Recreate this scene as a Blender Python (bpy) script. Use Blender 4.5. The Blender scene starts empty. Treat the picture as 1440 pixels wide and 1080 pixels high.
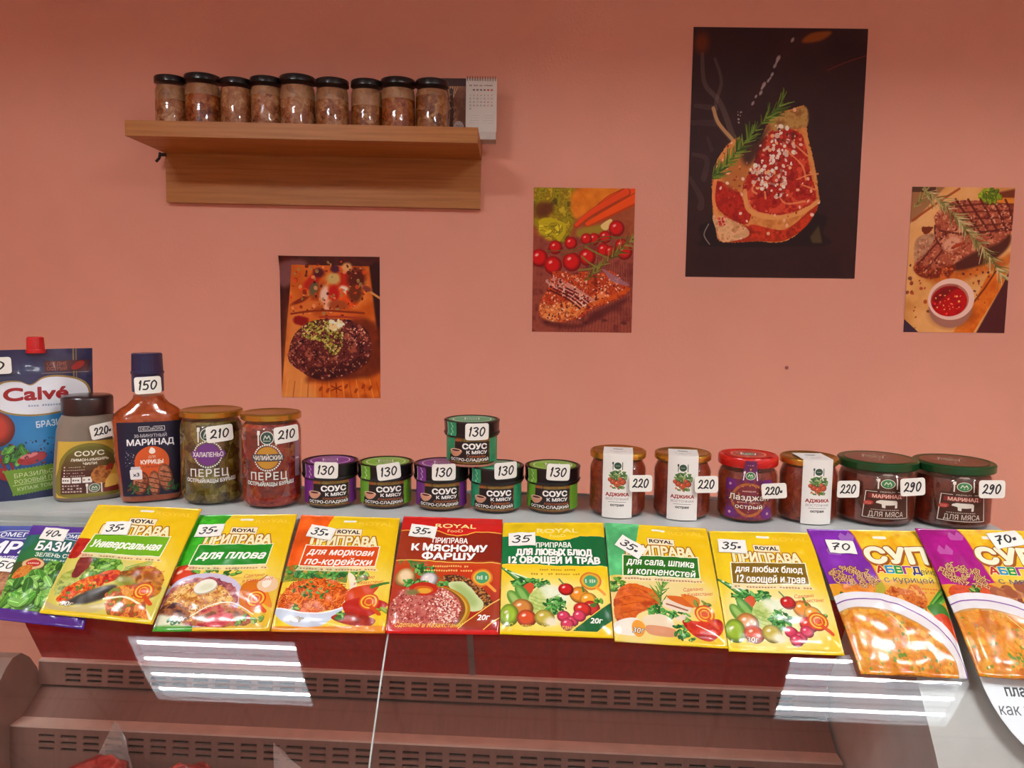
import bpy, math, random
import numpy as np
from mathutils import Vector, Matrix, noise as mnoise

# ------------------------------------------------------------------ camera, light level
SC = bpy.context.scene
COL = SC.collection
FPX, PITCH, ROLL, CAMZ = 1090.0, math.radians(5.76), math.radians(0.65), 1.5
cam_data = bpy.data.cameras.new('camera')
cam_data.sensor_width = 36.0
cam_data.lens = FPX / 1440.0 * 36.0
cam_data.clip_start = 0.02
cam = bpy.data.objects.new('camera', cam_data)
CAM_R = Matrix.Rotation(math.pi / 2 - PITCH, 3, 'X') @ Matrix.Rotation(ROLL, 3, 'Z')
cam.matrix_world = Matrix.Translation((0, 0, CAMZ)) @ CAM_R.to_4x4()
COL.objects.link(cam)
SC.camera = cam
SC.view_settings.view_transform = 'Standard'
SC.view_settings.look = 'None'
SC.view_settings.gamma = 1.0
SC.view_settings.use_curve_mapping = False
SC.view_settings.exposure = 0.97
world = bpy.data.worlds.new('world')
SC.world = world
world.use_nodes = True
world.node_tree.nodes['Background'].inputs[0].default_value = (0.9, 0.95, 1.0, 1)
world.node_tree.nodes['Background'].inputs[1].default_value = 0.05

TUBE_POWER = 110.0          # radiance of the bright tube lines
GLOW_POWER = 2.0           # radiance of the opal diffuser round them
CEIL_Z = 2.8
LAMPS = [(-1.205, -0.14), (1.07, -0.21), (3.35, -0.21), (-1.205, -2.6), (1.07, -2.6), (3.35, -2.6)]  # right-hand pair is added out of view to brighten the right side
WALL_Y = 2.28


# ------------------------------------------------------------------ geometry of the view
def ray(px, py):
    return (CAM_R @ Vector(((px - 720) / FPX, -(py - 540) / FPX, -1.0)))


def on_plane(px, py, n, c):
    n = Vector(n); d = ray(px, py); o = Vector((0, 0, CAMZ))
    return o + d * ((c - n.dot(o)) / n.dot(d))


def at_y(px, py, y):
    return on_plane(px, py, (0, 1, 0), y)


def at_z(px, py, z):
    return on_plane(px, py, (0, 0, 1), z)


def lin(c):
    c = [v / 255.0 for v in c[:3]]
    return tuple((v / 12.92 if v <= 0.04045 else ((v + 0.055) / 1.055) ** 2.4) for v in c)


# ------------------------------------------------------------------ materials
class NT:
    def __init__(s, name):
        s.m = bpy.data.materials.new(name)
        s.m.use_nodes = True
        s.t = s.m.node_tree
        s.t.nodes.clear()
        s.out = s.n('ShaderNodeOutputMaterial')

    def n(s, kind, **kw):
        nd = s.t.nodes.new(kind)
        for k, v in kw.items():
            if k in nd.inputs:
                nd.inputs[k].default_value = v
            else:
                setattr(nd, k, v)
        return nd

    def l(s, a, b):
        s.t.links.new(a, b)


def ramp(t, cols, pos=None):
    r = t.n('ShaderNodeValToRGB')
    e = r.color_ramp.elements
    while len(e) < len(cols):
        e.new(0.5)
    for i, c in enumerate(cols):
        e[i].position = pos[i] if pos else i / (len(cols) - 1)
        e[i].color = (*lin(c), 1)
    return r


def principled(t, **kw):
    p = t.n('ShaderNodeBsdfPrincipled')
    for k, v in kw.items():
        p.inputs[k].default_value = v
    return p


def plain(name, col, rough=0.5, metal=0.0, var=0.06, scale=30.0, bump=0.0, bscale=200.0, coat=0.0, stretch=None):
    t = NT(name)
    p = principled(t, Roughness=rough, Metallic=metal)
    p.inputs['Coat Weight'].default_value = coat
    tc = t.n('ShaderNodeTexCoord')
    nz = t.n('ShaderNodeTexNoise', Scale=scale, Detail=4.0)
    src = tc.outputs['Object']
    if stretch:
        mp = t.n('ShaderNodeMapping')
        mp.inputs['Scale'].default_value = stretch
        t.l(src, mp.inputs['Vector']); src = mp.outputs['Vector']
    t.l(src, nz.inputs['Vector'])
    lo = tuple(max(0, c * (1 - var)) for c in col); hi = tuple(min(255, c * (1 + var)) for c in col)
    r = ramp(t, [lo, col, hi], [0.3, 0.5, 0.7])
    t.l(nz.outputs['Fac'], r.inputs['Fac'])
    t.l(r.outputs['Color'], p.inputs['Base Color'])
    if bump:
        nb = t.n('ShaderNodeTexNoise', Scale=bscale, Detail=3.0)
        t.l(src, nb.inputs['Vector'])
        b = t.n('ShaderNodeBump', Strength=bump, Distance=0.002)
        t.l(nb.outputs['Fac'], b.inputs['Height'])
        t.l(b.outputs['Normal'], p.inputs['Normal'])
    t.l(p.outputs[0], t.out.inputs[0])
    return t.m


def schlick(t, f0=0.04):
    g = t.n('ShaderNodeNewGeometry')
    d = t.n('ShaderNodeVectorMath', operation='DOT_PRODUCT')
    t.l(g.outputs['Normal'], d.inputs[0]); t.l(g.outputs['Incoming'], d.inputs[1])
    a = t.n('ShaderNodeMath', operation='ABSOLUTE'); t.l(d.outputs['Value'], a.inputs[0])
    s = t.n('ShaderNodeMath', operation='SUBTRACT'); s.inputs[0].default_value = 1.0; t.l(a.outputs[0], s.inputs[1])
    p = t.n('ShaderNodeMath', operation='POWER'); p.inputs[1].default_value = 5.0; t.l(s.outputs[0], p.inputs[0])
    m = t.n('ShaderNodeMath', operation='MULTIPLY_ADD')
    m.inputs[1].default_value = 1 - f0; m.inputs[2].default_value = f0
    t.l(p.outputs[0], m.inputs[0])
    return m.outputs[0]


def glass_nodes(t, tint=(0.95, 0.97, 0.96), f0=0.04, rough=0.02):
    tr = t.n('ShaderNodeBsdfTransparent'); tr.inputs[0].default_value = (*tint, 1)
    gl = t.n('ShaderNodeBsdfGlossy', Roughness=rough); gl.inputs[0].default_value = (1, 1, 1, 1)
    mx = t.n('ShaderNodeMixShader')
    t.l(schlick(t, f0), mx.inputs[0]); t.l(tr.outputs[0], mx.inputs[1]); t.l(gl.outputs[0], mx.inputs[2])
    return mx


def glass(name, tint=(0.95, 0.97, 0.96), f0=0.04, rough=0.02):
    t = NT(name)
    t.l(glass_nodes(t, tint, f0, rough).outputs[0], t.out.inputs[0])
    return t.m


def emitter(name, col, power):
    t = NT(name)
    e = t.n('ShaderNodeEmission', Strength=power)
    e.inputs[0].default_value = (*col, 1)
    t.l(e.outputs[0], t.out.inputs[0])
    return t.m


def food(name, cols, scale=90.0, chunk=60.0, rough=0.25, bump=0.6, vor=0.22):
    """mixed pickled or stewed food: noise and voronoi chunks, different in every jar"""
    t = NT(name)
    p = principled(t, Roughness=rough)
    tc = t.n('ShaderNodeTexCoord'); oi = t.n('ShaderNodeObjectInfo')
    ad = t.n('ShaderNodeVectorMath', operation='ADD')
    t.l(tc.outputs['Object'], ad.inputs[0]); t.l(oi.outputs['Random'], ad.inputs[1])
    vo = t.n('ShaderNodeTexVoronoi', Scale=chunk)
    nz = t.n('ShaderNodeTexNoise', Scale=scale, Detail=7.0, Roughness=0.72, Distortion=0.6)
    n2 = t.n('ShaderNodeTexNoise', Scale=scale * 0.25, Detail=2.0)
    dist = t.n('ShaderNodeVectorMath', operation='MULTIPLY_ADD')
    dist.inputs[1].default_value = (0.05, 0.05, 0.05)
    t.l(n2.outputs['Color'], dist.inputs[0]); t.l(ad.outputs[0], dist.inputs[2])
    t.l(ad.outputs[0], nz.inputs['Vector']); t.l(ad.outputs[0], n2.inputs['Vector']); t.l(dist.outputs[0], vo.inputs['Vector'])
    sep = t.n('ShaderNodeSeparateColor'); t.l(vo.outputs['Color'], sep.inputs[0])
    mx = t.n('ShaderNodeMath', operation='MULTIPLY_ADD'); mx.inputs[1].default_value = vor
    m2 = t.n('ShaderNodeMath', operation='MULTIPLY'); m2.inputs[1].default_value = 1.05 - vor
    t.l(nz.outputs['Fac'], m2.inputs[0]); t.l(sep.outputs[0], mx.inputs[0]); t.l(m2.outputs[0], mx.inputs[2])
    r = ramp(t, cols, [0.30 + 0.42 * i / (len(cols) - 1) for i in range(len(cols))]); t.l(mx.outputs[0], r.inputs['Fac'])
    t.l(r.outputs['Color'], p.inputs['Base Color'])
    b = t.n('ShaderNodeBump', Strength=bump, Distance=0.004)
    t.l(mx.outputs[0], b.inputs['Height']); t.l(b.outputs['Normal'], p.inputs['Normal'])
    t.l(p.outputs[0], t.out.inputs[0])
    return t.m


# ------------------------------------------------------------------ mesh builder
class MB:
    def __init__(s):
        s.v, s.f, s.uv, s.mi = [], [], [], []

    def face(s, idx, uv=None, mi=0):
        s.f.append(tuple(idx)); s.uv.append(uv); s.mi.append(mi)

    def grid(s, P, nu, nv, uv=True, flip=False, closed=False, mi=0, uvf=None):
        """P(i/nu, j/nv) -> point; v runs downwards in the picture"""
        b = len(s.v)
        cu = nu if closed else nu + 1
        for j in range(nv + 1):
            for i in range(cu):
                s.v.append(tuple(P(i / nu, j / nv)))
        for j in range(nv):
            for i in range(nu):
                i2 = (i + 1) % cu
                q = [b + j * cu + i, b + (j + 1) * cu + i, b + (j + 1) * cu + i2, b + j * cu + i2]
                t = [(i / nu, j / nv), (i / nu, (j + 1) / nv), ((i + 1) / nu, (j + 1) / nv), ((i + 1) / nu, j / nv)]
                if uvf: t = [uvf(*x) for x in t]
                t = [(x, 1 - y) for x, y in t]
                if flip: q.reverse(); t.reverse()
                s.face(q, t, mi)
        return b

    def box(s, x0, x1, y0, y1, z0, z1, mi=0):
        b = len(s.v)
        s.v += [(x, y, z) for z in (z0, z1) for y in (y0, y1) for x in (x0, x1)]
        for q in ((0, 2, 3, 1), (4, 5, 7, 6), (0, 1, 5, 4), (2, 6, 7, 3), (0, 4, 6, 2), (1, 3, 7, 5)):
            s.face([b + k for k in q], None, mi)

    def prism(s, pts, fn, mi=0):
        """polygon pts extruded: fn(p, 0) and fn(p, 1) give the two ends"""
        n = len(pts); b = len(s.v)
        s.v += [tuple(fn(p, 0)) for p in pts] + [tuple(fn(p, 1)) for p in pts]
        s.face(range(b, b + n), None, mi); s.face(range(b + 2 * n - 1, b + n - 1, -1), None, mi)
        for i in range(n):
            k = (i + 1) % n
            s.face([b + i, b + n + i, b + n + k, b + k], None, mi)

    def tube(s, pts, r, n=10, closed=False, caps=True, mi=0):
        pts = [Vector(p) for p in pts]; b = len(s.v); m = len(pts)
        for i, p in enumerate(pts):
            a = pts[(i - 1) % m] if (closed or i > 0) else p
            c = pts[(i + 1) % m] if (closed or i < m - 1) else p
            d = (c - a).normalized()
            u = d.orthogonal().normalized() if i == 0 else (u - d * u.dot(d)).normalized()
            w = d.cross(u)
            rr = r[i] if isinstance(r, (list, tuple)) else r
            for k in range(n):
                t = 2 * math.pi * k / n
                s.v.append(tuple(p + (u * math.cos(t) + w * math.sin(t)) * rr))
        for i in range(m if closed else m - 1):
            j = (i + 1) % m
            for k in range(n):
                q = (k + 1) % n
                s.face([b + i * n + k, b + i * n + q, b + j * n + q, b + j * n + k], None, mi)
        if caps and not closed:
            s.face([b + k for k in range(n - 1, -1, -1)], None, mi)
            s.face([b + (m - 1) * n + k for k in range(n)], None, mi)

    def rings(s, rows, closed_top=True, closed_bot=True, mi=0):
        """rows: list of rings (equal length) of points from bottom to top"""
        b = len(s.v); n = len(rows[0])
        for r in rows: s.v += [tuple(p) for p in r]
        for j in range(len(rows) - 1):
            for i in range(n):
                k = (i + 1) % n
                s.face([b + j * n + i, b + j * n + k, b + (j + 1) * n + k, b + (j + 1) * n + i], None, mi)
        if closed_bot: s.face([b + i for i in range(n - 1, -1, -1)], None, mi)
        if closed_top: s.face([b + (len(rows) - 1) * n + i for i in range(n)], None, mi)

    def build(s, name, mats, parent=None, smooth=40, label=None, loc=None):
        me = bpy.data.meshes.new(name)
        me.from_pydata(s.v, [], s.f)
        if any(u is not None for u in s.uv):
            lay = me.uv_layers.new(name='uv')
            k = 0
            for fi, f in enumerate(s.f):
                u = s.uv[fi]
                for c in range(len(f)):
                    lay.data[k].uv = u[c] if u else (0, 0)
                    k += 1
        if not isinstance(mats, (list, tuple)): mats = [mats]
        for m in mats: me.materials.append(m)
        if len(mats) > 1: me.polygons.foreach_set('material_index', s.mi)
        me.validate()
        if smooth:
            me.polygons.foreach_set('use_smooth', [True] * len(me.polygons))
            me.set_sharp_from_angle(angle=math.radians(smooth))
        me.update()
        o = bpy.data.objects.new(name, me)
        COL.objects.link(o)
        if parent: o.parent = parent
        if loc: o.location = loc
        if label: o['label'] = label
        return o


class Form:
    """a round, oval or squared bottle or jar body. levels: (z, half width, half depth, exponent)"""
    def __init__(s, levels):
        s.L = [tuple(l) if len(l) == 4 else (l[0], l[1], l[1], 2.0) for l in levels]

    def at(s, z):
        L = s.L
        for a, b in zip(L[:-1], L[1:]):
            if b[0] > a[0] and a[0] <= z <= b[0]:
                k = (z - a[0]) / (b[0] - a[0])
                return [a[i] + (b[i] - a[i]) * k for i in range(4)]
        return L[-1] if z > L[-1][0] else L[0]

    @staticmethod
    def pt(l, a, off=0.0):
        z, w, d, e = l
        sx, cx = math.sin(a), math.cos(a)
        x = (w + off) * math.copysign(abs(sx) ** (2 / e), sx)
        y = -(d + off) * math.copysign(abs(cx) ** (2 / e), cx)
        return (x, y, z)

    def mesh(s, mb=None, n=48, off=0.0, top=True, bot=True, mi=0):
        mb = mb or MB()
        mb.rings([[Form.pt(l, 2 * math.pi * i / n, off) for i in range(n)] for l in s.L], top, bot, mi)
        return mb

    def patch(s, z0, z1, a0, a1, off=0.0006, nu=24, nv=8, thick=0.0003, mb=None):
        """a label stuck on the surface between two heights and two angles"""
        mb = mb or MB()
        lm = list(s.at((z0 + z1) / 2)); N = 400
        q = [Form.pt(lm, a0 + (a1 - a0) * i / N) for i in range(N + 1)]
        arc = np.concatenate([[0], np.cumsum([math.hypot(b[0] - a[0], b[1] - a[1]) for a, b in zip(q, q[1:])])])
        ang = lambda u: a0 + (a1 - a0) * float(np.interp(u * arc[-1], arc, np.arange(N + 1))) / N
        P = lambda u, v, o: Form.pt(list(s.at(z1 + (z0 - z1) * v)), ang(u), o)
        def Q(o):
            def f(u, v):
                z = z1 + (z0 - z1) * v
                x, y, _ = P(u, v, o)
                return (x, y, z)
            return f
        mb.grid(Q(off), nu, nv)
        mb.grid(Q(off - thick), nu, nv, flip=True)
        return mb


def thing(name, label, cat, loc=(0, 0, 0), rz=0.0, group=None):
    o = bpy.data.objects.new(name, None)
    o.empty_display_size = 0.03
    COL.objects.link(o)
    o.location = loc; o.rotation_euler = (0, 0, rz)
    return tag(o, label, cat, group)


def tag(o, label, cat, group=None, kind=None):
    o['label'] = label; o['category'] = cat
    if group: o['group'] = group
    if kind: o['kind'] = kind
    return o


def struct(mb, name, mat, smooth=0):
    o = mb.build(name, mat, None, smooth)
    o['kind'] = 'structure'
    return o


# ------------------------------------------------------------------ room
wall_mat = plain('pink wall paint', (235, 162, 137), 0.6, var=0.015, scale=3.0, bump=0.25, bscale=140.0)
pink_side = plain('pink side wall paint', (232, 160, 138), 0.6, var=0.015, scale=3.0)
side_mat = plain('pale wall paint', (215, 205, 195), 0.7, var=0.02, scale=4.0)
t = NT('ceiling tiles')
p = principled(t, Roughness=0.9)
tc = t.n('ShaderNodeTexCoord')
br = t.n('ShaderNodeTexBrick', Scale=1.0)
br.offset = 0.0; br.squash = 1.0
br.inputs['Color1'].default_value = (0.72, 0.72, 0.71, 1); br.inputs['Color2'].default_value = (0.70, 0.70, 0.69, 1)
br.inputs['Mortar'].default_value = (0.5, 0.5, 0.5, 1)
br.inputs['Mortar Size'].default_value = 0.012; br.inputs['Brick Width'].default_value = 0.6; br.inputs['Row Height'].default_value = 0.6
mp = t.n('ShaderNodeMapping'); mp.inputs['Rotation'].default_value = (0, 0, 0.06)
t.l(tc.outputs['Object'], mp.inputs['Vector']); t.l(mp.outputs['Vector'], br.inputs['Vector']); t.l(br.outputs['Color'], p.inputs['Base Color']); t.l(p.outputs[0], t.out.inputs[0])
ceil_mat = t.m
floor_mat = plain('grey floor tiles', (140, 130, 120), 0.4, var=0.1, scale=6.0)
RXL, RX, RY0 = -2.6, 4.2, -4.2
mb = MB(); mb.box(RXL, RX, WALL_Y, WALL_Y + 0.1, 0, CEIL_Z); struct(mb, 'wall_back', wall_mat)
mb = MB(); mb.box(RXL - 0.1, RXL, RY0, WALL_Y + 0.1, 0, CEIL_Z); struct(mb, 'wall_left', pink_side)
mb = MB(); mb.box(RX, RX + 0.1, RY0, WALL_Y + 0.1, 0, CEIL_Z); struct(mb, 'wall_right', pink_side)
mb = MB(); mb.box(RXL, RX, RY0 - 0.1, RY0, 0, CEIL_Z); struct(mb, 'wall_front', side_mat)
mb = MB(); mb.box(RXL - 0.1, RX + 0.1, RY0 - 0.1, WALL_Y + 0.1, -0.1, 0); struct(mb, 'floor', floor_mat)
mb = MB(); mb.box(RXL - 0.1, RX + 0.1, RY0 - 0.1, WALL_Y + 0.1, CEIL_Z, CEIL_Z + 0.1); struct(mb, 'ceiling', ceil_mat)

tube_mat = emitter('fluorescent tube', (0.93, 0.97, 1.0), TUBE_POWER)
glow_mat = emitter('opal diffuser', (0.86, 0.92, 1.0), GLOW_POWER)
white_metal = plain('white enamelled metal', (225, 228, 230), 0.45, var=0.02)
WH = ['ceiling light above the left end of the counter', 'ceiling light above the right end of the counter', 'ceiling light added to brighten the right side, nearer to the counter',
      'ceiling light behind the photographer on the left', 'ceiling light behind the photographer in the middle', 'ceiling light added to brighten the right side, behind the photographer']
for k, (lx, ly) in enumerate(LAMPS):
    L = thing('ceiling_light', 'square four-tube fluorescent ' + WH[k], 'lamp', (lx, ly, CEIL_Z), -0.06, 'square ceiling lights')
    mb = MB(); mb.box(-0.298, 0.298, -0.298, 0.298, -0.012, -0.002); mb.build('diffuser', glow_mat, L, 0)
    fr = MB()
    for x0, x1, y0, y1 in ((-0.31, 0.31, -0.31, -0.298), (-0.31, 0.31, 0.298, 0.31), (-0.31, -0.298, -0.298, 0.298), (0.298, 0.31, -0.298, 0.298)):
        fr.box(x0, x1, y0, y1, -0.065, -0.002)
    fr.build('frame', white_metal, L, 0)
    for q in range(5):  # blades added, like the deep rim, to shade the upper wall
        y = -0.294 + 0.147 * q
        mb = MB(); mb.box(-0.297, 0.297, y - 0.001, y + 0.001, -0.034, -0.0125); mb.build('added_cutoff_blade', white_metal, L, 0)
    for q in range(4):
        y = -0.222 + 0.148 * q
        mb = MB(); mb.prism([(y - 0.0095, -0.0125), (y + 0.0095, -0.0125), (y + 0.008, -0.016), (y - 0.008, -0.016)], lambda p, e: ((-0.297, 0.297)[e], p[0], p[1]))
        mb.build('tube', tube_mat, L, 0)


# ------------------------------------------------------------------ printing: pictures and lettering painted in code
_GLY = {}


def glyphs(s, slant=0.0, space=1.0):
    """outline segments of a line of lettering (cap height about 0.73) from Blender's own built-in font"""
    key = (s, slant, space)
    if key not in _GLY:
        c = bpy.data.curves.new('lettering', 'FONT')
        c.body = s; c.shear = slant; c.space_character = space
        o = bpy.data.objects.new('lettering', c)
        COL.objects.link(o)
        cu = o.to_curve(bpy.context.evaluated_depsgraph_get())
        seg = []
        for sp in cu.splines:
            B = sp.bezier_points; n = len(B); pts = []
            for i in range(n):
                p, q = B[i], B[(i + 1) % n]
                P0, P1, P2, P3 = (np.array(v[:2]) for v in (p.co, p.handle_right, q.handle_left, q.co))
                straight = np.linalg.norm(P1 - P0) + np.linalg.norm(P2 - P3) < 1e-6
                for t in ([0.0] if straight else [k / 5 for k in range(5)]):
                    pts.append(P0 * (1 - t) ** 3 + 3 * P1 * t * (1 - t) ** 2 + 3 * P2 * t * t * (1 - t) + P3 * t ** 3)
            for i in range(len(pts)): seg.append((pts[i], pts[(i + 1) % len(pts)]))
        o.to_curve_clear()
        bpy.data.objects.remove(o); bpy.data.curves.remove(c)
        _GLY[key] = np.array(seg)
    return _GLY[key]


def catmull(pts, n=8, closed=False):
    P = [np.array(p, float) for p in pts]; out = []; m = len(P)
    for i in range(m if closed else m - 1):
        a = P[(i - 1) % m] if closed or i > 0 else P[0]
        b = P[i]; c = P[(i + 1) % m]
        d = P[(i + 2) % m] if closed or i + 2 < m else P[-1]
        for k in range(n):
            t = k / n
            out.append(0.5 * (2 * b + (c - a) * t + (2 * a - 5 * b + 4 * c - d) * t * t + (3 * b - a - 3 * c + d) * t ** 3))
    if not closed: out.append(P[-1])
    return out


class Cv:
    """a print: colours 0-255, x to the right and y downwards in its own units"""
    def __init__(s, w, h, col=(255, 255, 255), sc=4, alpha=1.0, seed=1, o=(0, 0)):
        s.ox, s.oy = o
        s.w, s.h, s.sc = w, h, sc
        s.W, s.H = int(round(w * sc)), int(round(h * sc))
        s.a = np.zeros((s.H, s.W, 4), np.float32)
        s.a[..., :3] = col; s.a[..., 3] = alpha
        s.seed = seed
        s.rng = random.Random(seed)
        s.fc = {}

    def fbm(s, scale, seed=0, oct=4):
        key = (scale, seed)
        if key in s.fc: return s.fc[key]
        r = np.random.RandomState(seed + 17 * s.seed)
        out = np.zeros((s.H, s.W), np.float32); amp = 1.0; tot = 0
        for o in range(oct):
            cell = scale * s.sc / 2 ** o
            if cell < 1.5: break
            gy, gx = int(s.H / cell) + 3, int(s.W / cell) + 3
            g = r.rand(gy, gx).astype(np.float32)
            y = np.arange(s.H) / cell; x = np.arange(s.W) / cell
            yi = y.astype(int); xi = x.astype(int)
            fy = y - yi; fx = x - xi
            fy = (fy * fy * (3 - 2 * fy))[:, None]; fx = (fx * fx * (3 - 2 * fx))[None]
            A = g[yi][:, xi]; B = g[yi][:, xi + 1]; C = g[yi + 1][:, xi]; D = g[yi + 1][:, xi + 1]
            out += amp * ((A * (1 - fx) + B * fx) * (1 - fy) + (C * (1 - fx) + D * fx) * fy)
            tot += amp; amp *= 0.55
        out /= tot
        s.fc[key] = out
        return out

    def win(s, x0, y0, x1, y1):
        i0 = max(0, int((x0 - s.ox) * s.sc) - 1); i1 = min(s.W, int((x1 - s.ox) * s.sc) + 2)
        j0 = max(0, int((y0 - s.oy) * s.sc) - 1); j1 = min(s.H, int((y1 - s.oy) * s.sc) + 2)
        if i0 >= i1 or j0 >= j1: return None
        X = ((np.arange(i0, i1) + 0.5) / s.sc + s.ox)[None, :]; Y = ((np.arange(j0, j1) + 0.5) / s.sc + s.oy)[:, None]
        return (slice(j0, j1), slice(i0, i1)), X, Y

    # masks: (slice, array)
    def E(s, cx, cy, rx, ry=None, rot=0, soft=0.0, wob=0.0, ws=6, seed=3):
        ry = rx if ry is None else ry
        R = max(rx, ry) * (1 + wob + soft) + 1
        q = s.win(cx - R, cy - R, cx + R, cy + R)
        if not q: return None
        sl, X, Y = q
        c, n = math.cos(math.radians(rot)), math.sin(math.radians(rot))
        dx, dy = X - cx, Y - cy
        d = np.sqrt(((dx * c + dy * n) / rx) ** 2 + ((-dx * n + dy * c) / ry) ** 2)
        if wob: d = d + wob * 2 * (s.fbm(ws, seed)[sl] - 0.5)
        if soft: return sl, np.clip((1 + soft - d) / (2 * soft), 0, 1)
        return sl, np.clip((1 - d) * min(rx, ry) * s.sc + 0.5, 0, 1)

    def P(s, pts, sm=False, wob=0.0, ws=6, seed=5, soft=0.0):
        if sm: pts = catmull(pts, 6, True)
        pts = np.array(pts, float)
        m = wob + soft + 0.5
        q = s.win(pts[:, 0].min() - m, pts[:, 1].min() - m, pts[:, 0].max() + m, pts[:, 1].max() + m)
        if not q: return None
        sl, X, Y = q
        X = np.broadcast_to(X, (Y.shape[0], X.shape[1])); Y = np.broadcast_to(Y, X.shape)
        if wob:
            X = X + wob * 2 * (s.fbm(ws, seed)[sl] - 0.5); Y = Y + wob * 2 * (s.fbm(ws, seed + 1)[sl] - 0.5)
        ins = np.zeros(X.shape, bool)
        n = len(pts)
        for i in range(n):
            x0, y0 = pts[i]; x1, y1 = pts[(i + 1) % n]
            if y0 == y1: continue
            c = (y0 > Y) != (y1 > Y)
            ins ^= c & (X < (x1 - x0) * (Y - y0) / (y1 - y0) + x0)
        f = ins.astype(np.float32)
        if soft: f = s.blur(f, soft)
        return sl, f

    def blur(s, f, r):
        k = max(1, int(r * s.sc))
        for _ in range(2):
            for ax in (0, 1):
                p = np.pad(f, [(k, k) if a == ax else (0, 0) for a in (0, 1)], mode='edge')
                c = np.cumsum(p, axis=ax)
                c = np.concatenate([np.zeros_like(np.take(c, [0], ax)), c], axis=ax)
                n = f.shape[ax]
                f = (np.take(c, range(2 * k + 1, 2 * k + 1 + n), ax) - np.take(c, range(0, n), ax)) / (2 * k + 1)
        return f

    def R(s, x0, y0, x1, y1, r=0.0):
        q = s.win(x0, y0, x1, y1)
        if not q: return None
        sl, X, Y = q
        dx = np.abs(X - (x0 + x1) / 2) - (x1 - x0) / 2 + r; dy = np.abs(Y - (y0 + y1) / 2) - (y1 - y0) / 2 + r
        d = np.sqrt(np.maximum(dx, 0) ** 2 + np.maximum(dy, 0) ** 2) + np.minimum(np.maximum(dx, dy), 0) - r
        return sl, np.clip(0.5 - d * s.sc, 0, 1)

    def Ln(s, pts, w, sm=False, closed=False, taper=None):
        if sm: pts = catmull(pts, 8, closed)
        elif closed: pts = list(pts) + [pts[0]]
        pts = np.array(pts, float)
        q = s.win(pts[:, 0].min() - w, pts[:, 1].min() - w, pts[:, 0].max() + w, pts[:, 1].max() + w)
        if not q: return None
        sl, X, Y = q
        best = None; n = len(pts) - 1
        for i in range(n):
            a, b = pts[i], pts[i + 1]
            d = b - a; L = d @ d + 1e-9
            t = np.clip(((X - a[0]) * d[0] + (Y - a[1]) * d[1]) / L, 0, 1)
            ww = w / 2
            if taper: ww = ww * (taper[0] + (taper[1] - taper[0]) * (i + t) / n)
            e = ww - np.hypot(X - a[0] - t * d[0], Y - a[1] - t * d[1])
            best = e if best is None else np.maximum(best, e)
        return sl, np.clip(best * s.sc + 0.5, 0, 1)

    def put(s, M, col, al=1.0):
        if M is None: return
        sl, m = M
        a = s.a[sl]; m = (m * al)[..., None].astype(np.float32)
        a[..., :3] = a[..., :3] * (1 - m) + np.array(col, np.float32)[..., :3] * m
        a[..., 3:] = a[..., 3:] * (1 - m) + m
        s.a[sl] = a

    def tex(s, M, cols, scale=6, seed=0, al=1.0, con=2.0):
        if M is None: return
        sl, m = M
        t = np.clip((s.fbm(scale, seed)[sl] - 0.5) * con + 0.5, 0, 1)
        xs = np.linspace(0, 1, len(cols))
        c = np.stack([np.interp(t, xs, [q[k] for q in cols]) for k in range(3)], -1)
        s.put(M, c, al)

    def grad(s, M, c0, c1, vert=True, al=1.0):
        if M is None: return
        sl, m = M
        n = m.shape[0] if vert else m.shape[1]
        t = np.linspace(0, 1, n)[:, None] if vert else np.linspace(0, 1, n)[None, :]
        t = np.broadcast_to(t, m.shape)[..., None]
        s.put(M, np.array(c0) * (1 - t) + np.array(c1) * t, al)

    def full(s):
        return (slice(0, s.H), slice(0, s.W)), np.ones((s.H, s.W), np.float32)

    def specks(s, M, n, r0, r1, cols, asp=(0.5, 1.0), ang=(0, 180), al=1.0):
        if M is None: return
        sl, m = M
        ys, xs = np.nonzero(m > 0.5)
        if len(ys) == 0: return
        for _ in range(n):
            k = s.rng.randrange(len(ys))
            r = s.rng.uniform(r0, r1)
            s.put(s.E((xs[k] + sl[1].start) / s.sc + s.ox, (ys[k] + sl[0].start) / s.sc + s.oy, r, r * s.rng.uniform(*asp), s.rng.uniform(*ang)), s.rng.choice(cols), al)

    def strands(s, M, n, l0, l1, w, cols, ang=(0, 180), al=1.0):
        if M is None: return
        sl, m = M
        ys, xs = np.nonzero(m > 0.5)
        if len(ys) == 0: return
        for _ in range(n):
            k = s.rng.randrange(len(ys)); L = s.rng.uniform(l0, l1); a = math.radians(s.rng.uniform(*ang))
            x = (xs[k] + sl[1].start) / s.sc + s.ox; y = (ys[k] + sl[0].start) / s.sc + s.oy
            dx, dy = math.cos(a) * L / 2, math.sin(a) * L / 2
            b = s.rng.uniform(-0.25, 0.25) * L
            s.put(s.Ln([(x - dx, y - dy), (x - dy * b / L, y + dx * b / L), (x + dx, y + dy)], w, True), s.rng.choice(cols), al)

    def T(s, txt, x, y, h, w=None, bold=0.02, slant=0.0, rot=0.0, anchor='c', space=1.0, arc=0.0, wmax=None):
        """mask of lettering: cap height h, centred on (x, y), fitted to width w"""
        tri = glyphs(txt, slant, space)
        if len(tri) == 0: return None
        x0, x1 = tri[..., 0].min(), tri[..., 0].max()
        k = h / 0.73; kx = k
        if w: kx = w / (x1 - x0)
        if wmax and (x1 - x0) * kx > wmax: kx = wmax / (x1 - x0)
        px = (tri[..., 0] - ((x0 + x1) / 2 if anchor == 'c' else x0 if anchor == 'l' else x1)) * kx
        py = -(tri[..., 1] - 0.365) * k
        if arc:
            py = py + arc * (px / max(1e-6, np.abs(px).max())) ** 2
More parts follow.
